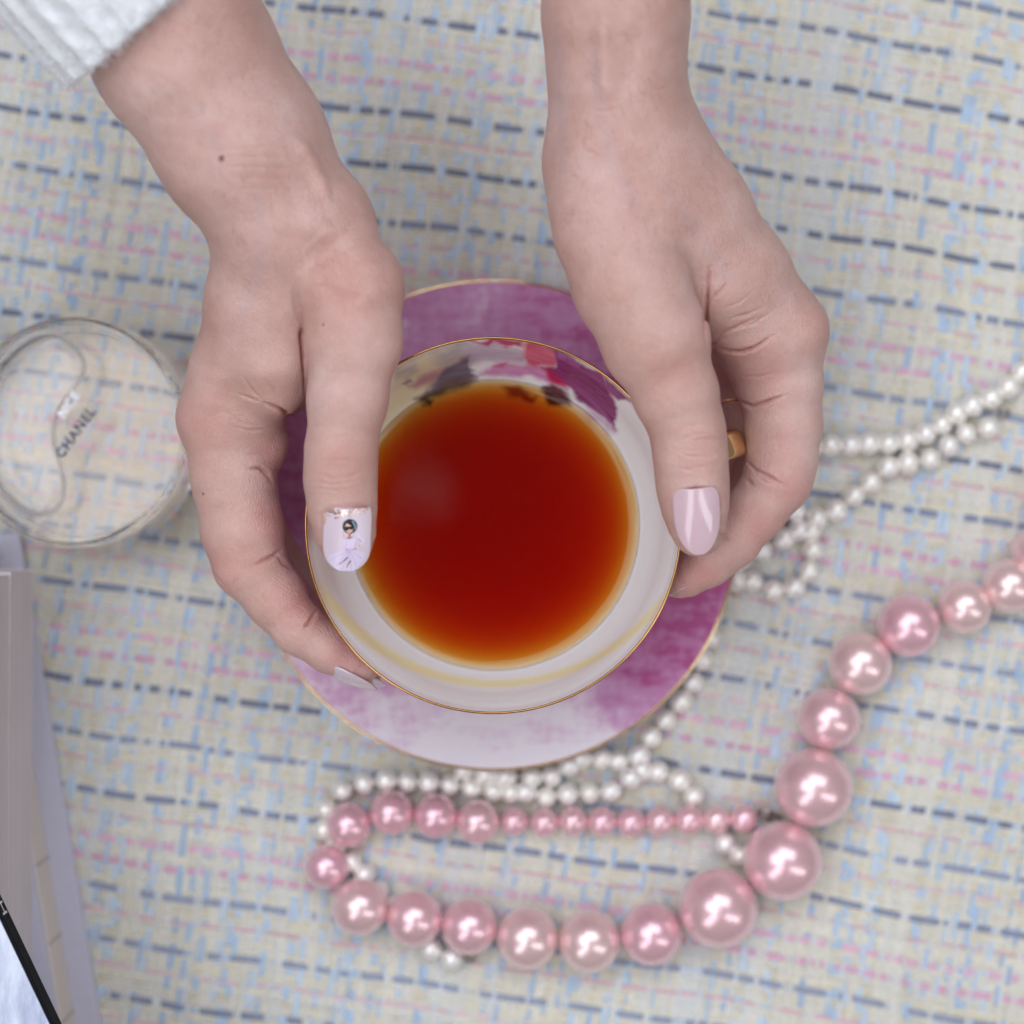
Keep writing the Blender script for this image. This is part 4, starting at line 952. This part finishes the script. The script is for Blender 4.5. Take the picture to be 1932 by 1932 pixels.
def build_bottle():
    root = empty('perfume_bottle'); zt = 3.0
    c = P(140, 815, zt); cx, cy_ = c[0], c[1]; rb = R(220, zt)
    z0 = ZT + .01
    fr = .26; arc = [(fr * math.sin(q * math.pi / 20), fr * (1 - math.cos(q * math.pi / 20))) for q in range(11)]
    pr = [(.005, z0), (rb - fr - .5, z0)] + [(rb - fr + a, z0 + b) for a, b in arc] + [(rb, (z0 + zt) / 2)] + [(rb - fr + a, zt - b) for a, b in arc[::-1]] + [(rb - fr - .5, zt), (.005, zt)]
    v, f = lathe(pr, 200, cx, cy_)
    mesh_obj('glass_body', v, f, glass('clear_glass', 1.45, (1, .985, .975, 1)), root)
    ri = rb - .30; f2 = .34; arc = [(f2 * math.sin(q * math.pi / 20), f2 * (1 - math.cos(q * math.pi / 20))) for q in range(11)]; i0, i1 = z0 + .28, zt - .26
    pr = [(.005, i0), (ri - f2 - .4, i0)] + [(ri - f2 + a, i0 + b) for a, b in arc] + [(ri, (i0 + i1) / 2)] + [(ri - f2 + a, i1 - b) for a, b in arc[::-1]] + [(ri - f2 - .4, i1), (.005, i1)]
    v, f = lathe(pr, 160, cx, cy_)
    mesh_obj('perfume', v, f, glass('perfume_liquid', 1.36 / 1.45, (1, .99, .98, 1), 0, ((1.0, .82, .68, 1), 5)), root)
    bub = [(0, 684), (45, 639), (85, 624), (120, 631), (150, 656), (164, 684), (160, 709), (140, 736), (117, 769), (107, 806), (107, 839), (117, 874), (125, 906), (124, 941), (110, 964), (82, 976), (50, 971), (20, 949), (-18, 905), (-38, 830), (-32, 750)]
    zb1, zb0 = zt - .36, zt - .95; pts = np.array([P(x, y, zt - .6)[:2] for x, y in bub]); pts = catmull(np.vstack([pts, pts[:1]]), 120)[:-1]
    ctr = pts.mean(0); V = []; rings = [(0.72, zb1), (.93, zb1 - .02), (.985, zb1 - .07), (1, zb1 - .2), (.99, zb0 + .12), (.94, zb0 + .03), (.75, zb0)]
    n = len(pts)
    for s_, z in rings:
        for p in pts: q = ctr + (p - ctr) * s_; V.append((q[0], q[1], z))
    V += [(ctr[0], ctr[1], zb1), (ctr[0], ctr[1], zb0)]; m = len(V); ff = []
    for i in range(len(rings) - 1): ff += [[i * n + j, i * n + (j + 1) % n, (i + 1) * n + (j + 1) % n, (i + 1) * n + j] for j in range(n)]
    ff += [[m - 2, (j + 1) % n, j] for j in range(n)] + [[m - 1, (len(rings) - 1) * n + j, (len(rings) - 1) * n + (j + 1) % n] for j in range(n)]
    ob = mesh_obj('air_bubble', np.array(V), ff, glass('air_in_liquid', 1 / 1.36), root)
    bm = bmesh.new(); bm.from_mesh(ob.data); bmesh.ops.recalc_face_normals(bm, faces=bm.faces); bm.to_mesh(ob.data); bm.free()
    a = math.atan2(380, 270)
    text_mesh('lettering', 'CHANEL', .41, plain('navy_print', rgba((52, 62, 84)), .5), root, P(143, 817, zt)[:2], a, zt + .03)
    text_mesh('lettering', 'NCE', .40, plain('reflected_print', rgba((236, 238, 244)), .4), root, P(131, 764, zt)[:2], a, zt + .03)  # white letters painted in for the faint reflection of lettering behind
    d = np.array([math.cos(a + math.pi / 2), math.sin(a + math.pi / 2), 0]); zc = (z0 + zt) / 2
    rot = Matrix.Translation((cx + d[0] * (rb + .35), cy_ + d[1] * (rb + .35), zc)) @ Matrix.Rotation(a + math.pi / 2, 4, 'Z') @ Matrix.Rotation(math.pi / 2, 4, 'Y')
    bm = bmesh.new(); bmesh.ops.create_cone(bm, cap_ends=True, segments=48, radius1=.62, radius2=.62, depth=.8); bmesh.ops.bevel(bm, geom=[e for e in bm.edges if len(e.link_faces) == 2 and e.calc_face_angle(0) > 1], offset=.08, segments=2, affect='EDGES')
    bm_obj('neck', bm, plain('silver_collar', (.75, .74, .74, 1), .15, 1.0), root, True, rot)
    rot = Matrix.Translation((cx + d[0] * (rb + 1.55), cy_ + d[1] * (rb + 1.55), zc)) @ Matrix.Rotation(a + math.pi / 2, 4, 'Z') @ Matrix.Rotation(math.pi / 2, 4, 'Y')
    bm_obj('cap', box_bm(1.7, 1.7, 1.6, .15, 3), glass('cap_glass', 1.45), root, True, rot)
    tag(root, 'round flat clear glass perfume bottle lying on the tweed beside the hand', 'bottle')
build_bottle()

# ------------------------------------------------------------------ books
M_page = None
def page_material(name, c0, c1, sc_=(1, 1, 900)):
    t = NT(name); n = t.noise(t.coord(sc_), 1.0, 3, .6); n2 = t.noise(t.coord(), 40, 3)
    c = t.ramp(n.outputs[0], [(.3, c0), (.7, c1)]); c = t.mix(.5, c, t.ramp(n2.outputs[0], [(.3, (.9,) * 3 + (1,)), (.7, (1.04,) * 3 + (1,))]), 'MULTIPLY')
    t.l(c, t.p.inputs['Base Color']); t.set(Roughness=.85); t.l(t.bump(n.outputs[0], .5, .0006), t.p.inputs['Normal']); return t.m
def frame_matrix(p_corner, direction, z):
    """local +x points away from the fore edge (to the left), +y along the edge upwards in the picture; origin at the upper right corner"""
    d = np.array(direction, float); d /= np.linalg.norm(d)          # downwards along the edge
    y = -d; x = np.array([-y[1], y[0]]) ; 
    if x[0] > 0: x = -x
    m = Matrix(((x[0], y[0], 0, p_corner[0]), (x[1], y[1], 0, p_corner[1]), (0, 0, 1, z), (0, 0, 0, 1)))
    return m
def slab(name, mat, parent, fm, x0, x1, y0, y1, z0, z1, bev=.03, smooth=False):
    bm = box_bm(x1 - x0, y1 - y0, z1 - z0, bev); bm.transform(Matrix.Translation(((x0 + x1) / 2, (y0 + y1) / 2, (z0 + z1) / 2)))
    if fm.determinant() < 0: 
        bm.transform(fm); bmesh.ops.reverse_faces(bm, faces=bm.faces); return bm_obj(name, bm, mat, parent, smooth)
    return bm_obj(name, bm, mat, parent, smooth, fm)
def build_books():
    m_lav = plain('lavender_board', rgba((194, 191, 206)), .55)
    m_page1 = page_material('page_edges_cream', rgba((206, 196, 186)), rgba((228, 219, 210)))
    m_page2 = page_material('page_edges_grey', rgba((202, 194, 196)), rgba((224, 217, 218)))
    # bottom: lavender hardcover
    c = P(36, 1002, .3)[:2]; e = P(190, 1932, .3)[:2]; fm = frame_matrix(c, e - c, 0)
    b = empty('hardcover_book')
    slab('cover', m_lav, b, fm, 0, 13, -21, 0, ZT, ZT + .28, .05); slab('cover', m_lav, b, fm, .76, 13, -21, 0, 2.22, 2.5, .05)
    slab('page_block', m_page1, b, fm, .72, 12.8, -20.6, -.4, ZT + .285, 2.21, .02)
    for yy in (-9.9, -12.25, -14.6, -17): slab('divider', plain('grey_slip', rgba((150, 140, 140)), .8), b, fm, .705, 3, yy - .02, yy + .02, ZT + .29, 2.2, .004)
    tag(b, 'lavender hardcover book at the bottom of the stack on the cloth', 'book')
    # two thick paperbacks
    for (nm, z0, z1, pc, lab, mp) in (('paperback_book', 2.51, 5.38, P(61, 1076, 2.6)[:2], 'thick cream-edged paperback lying on the lavender hardcover', m_page2), ('paperback_book', 5.40, 7.98, P(59, 1080, 2.6)[:2], 'thick paperback second from top of the stack, under the black spine', m_page2)):
        e = P(57, 1932, 2.6)[:2]; fm = frame_matrix(pc, e - pc, 0); b = empty(nm)
        slab('page_block', mp, b, fm, .02, 12, -20, 0, z0 + .06, z1 - .06, .025)
        slab('cover', plain('paper_cover', rgba((206, 196, 196)), .6), b, fm, 0, 12.1, -20.05, .02, z0, z0 + .055, .012); slab('cover', plain('paper_cover', rgba((206, 196, 196)), .6), b, fm, 0, 12.1, -20.05, .02, z1 - .055, z1, .012)
        tag(b, lab, 'book')
    # top: photo book with a black spine
    zb, zt_ = 8.0, 8.72
    a = P(-30, 1622, zb)[:2]; e = P(126, 1950, zb)[:2]; fm = frame_matrix(a, e - a, 0); b = empty('photo_book')
    slab('spine', plain('black_spine', rgba((14, 14, 20)), .7, Specular_IOR_Level=.15), b, fm, 0, .1, -20, 0, zb, zt_, .03)
    slab('page_block', m_page1, b, fm, .105, 12, -19.9, -.1, zb + .1, zt_ - .12, .02)
    t = NT('cover_photo'); v = t.coord((1, 1, 1)); mp = t.add('ShaderNodeMapping'); mp.inputs['Rotation'].default_value = (0, 0, -.45); mp.inputs['Scale'].default_value = (3.2, 1, 1); t.l(v, mp.inputs[0])
    n = t.noise(mp.outputs[0], 26, 5, .6); wv = t.noise(mp.outputs[0], 70, 4)
    cc = t.ramp(n.outputs[0], [(.30, rgba((126, 134, 170))), (.45, rgba((164, 172, 202))), (.55, rgba((206, 212, 230))), (.70, rgba((176, 184, 212)))])
    t.l(t.mix(.35, cc, t.ramp(wv.outputs[0], [(.35, rgba((120, 128, 160))), (.65, rgba((226, 230, 240)))])), t.p.inputs['Base Color']); t.set(Roughness=.25, Coat_Weight=.4)
    slab('cover', t.m, b, fm, .105, 12, -20, 0, zt_ - .115, zt_ + .004, .02); slab('cover', plain('back_cover', rgba((30, 30, 36)), .4), b, fm, .105, 12, -20, 0, zb, zb + .095, .02)
    # white lettering on the spine
    cu = bpy.data.curves.new('spine_lettering', 'FONT'); cu.body = 'LISH'; cu.size = .62; cu.extrude = .004; cu.align_x = 'RIGHT'; cu.align_y = 'CENTER'
    tmp = bpy.data.objects.new('tmp', cu); COL.objects.link(tmp); dg = bpy.context.evaluated_depsgraph_get(); me = bpy.data.meshes.new_from_object(tmp.evaluated_get(dg)); bpy.data.objects.remove(tmp)
    d = (e - a) / np.linalg.norm(e - a); nrm = np.array([-d[1], d[0]]);
    if nrm[0] < 0: nrm = -nrm
    pos = P(20, 1724, zb + .55); q = Matrix(((d[0], 0, nrm[0], 0), (d[1], 0, nrm[1], 0), (0, 1, 0, 0), (0, 0, 0, 1)))
    k = (np.array(pos[:2]) - a).dot(d); base = a + d * k + nrm * .004
    me.transform(Matrix.Translation((base[0] * S, base[1] * S, (zb + .36) * S)) @ q @ Matrix.Scale(S, 4)); me.name = 'spine_lettering'
    me.materials.clear(); me.materials.append(plain('white_ink', rgba((225, 225, 230)), .5)); o = bpy.data.objects.new('spine_lettering', me); COL.objects.link(o); o.parent = b
    tag(b, 'photo book with black spine and pale blue cover topping the stack', 'book')
build_books()

# thin ring glimpsed between thumb and forefinger
def build_ring():
    a0 = P(1424, 700, 5.5); a1 = P(1436, 800, 5.4); d = a1 - a0; d /= np.linalg.norm(d); u = np.cross(d, [0, 0, 1]); u /= np.linalg.norm(u); w_ = np.cross(d, u)
    c = P(1430, 748, 5.45); V = []
    for i in range(64):
        t = i / 64 * 2 * math.pi; rad = u * math.cos(t) + w_ * math.sin(t)
        for q in range(8): b_ = q / 8 * 2 * math.pi; V.append(c + rad * (R(71, 5.4) + .05 * math.cos(b_)) + d * .06 * math.sin(b_))
    i = np.arange(64)[:, None]; j = np.arange(8)[None]
    f = np.stack([i * 8 + j, ((i + 1) % 64) * 8 + j, ((i + 1) % 64) * 8 + (j + 1) % 8, i * 8 + (j + 1) % 8], -1).reshape(-1, 4)
    o = mesh_obj('finger_ring', np.array(V), f, M_gold); tag(o, 'thin gold ring glinting deep between thumb and forefinger by the handle', 'ring')
build_ring()
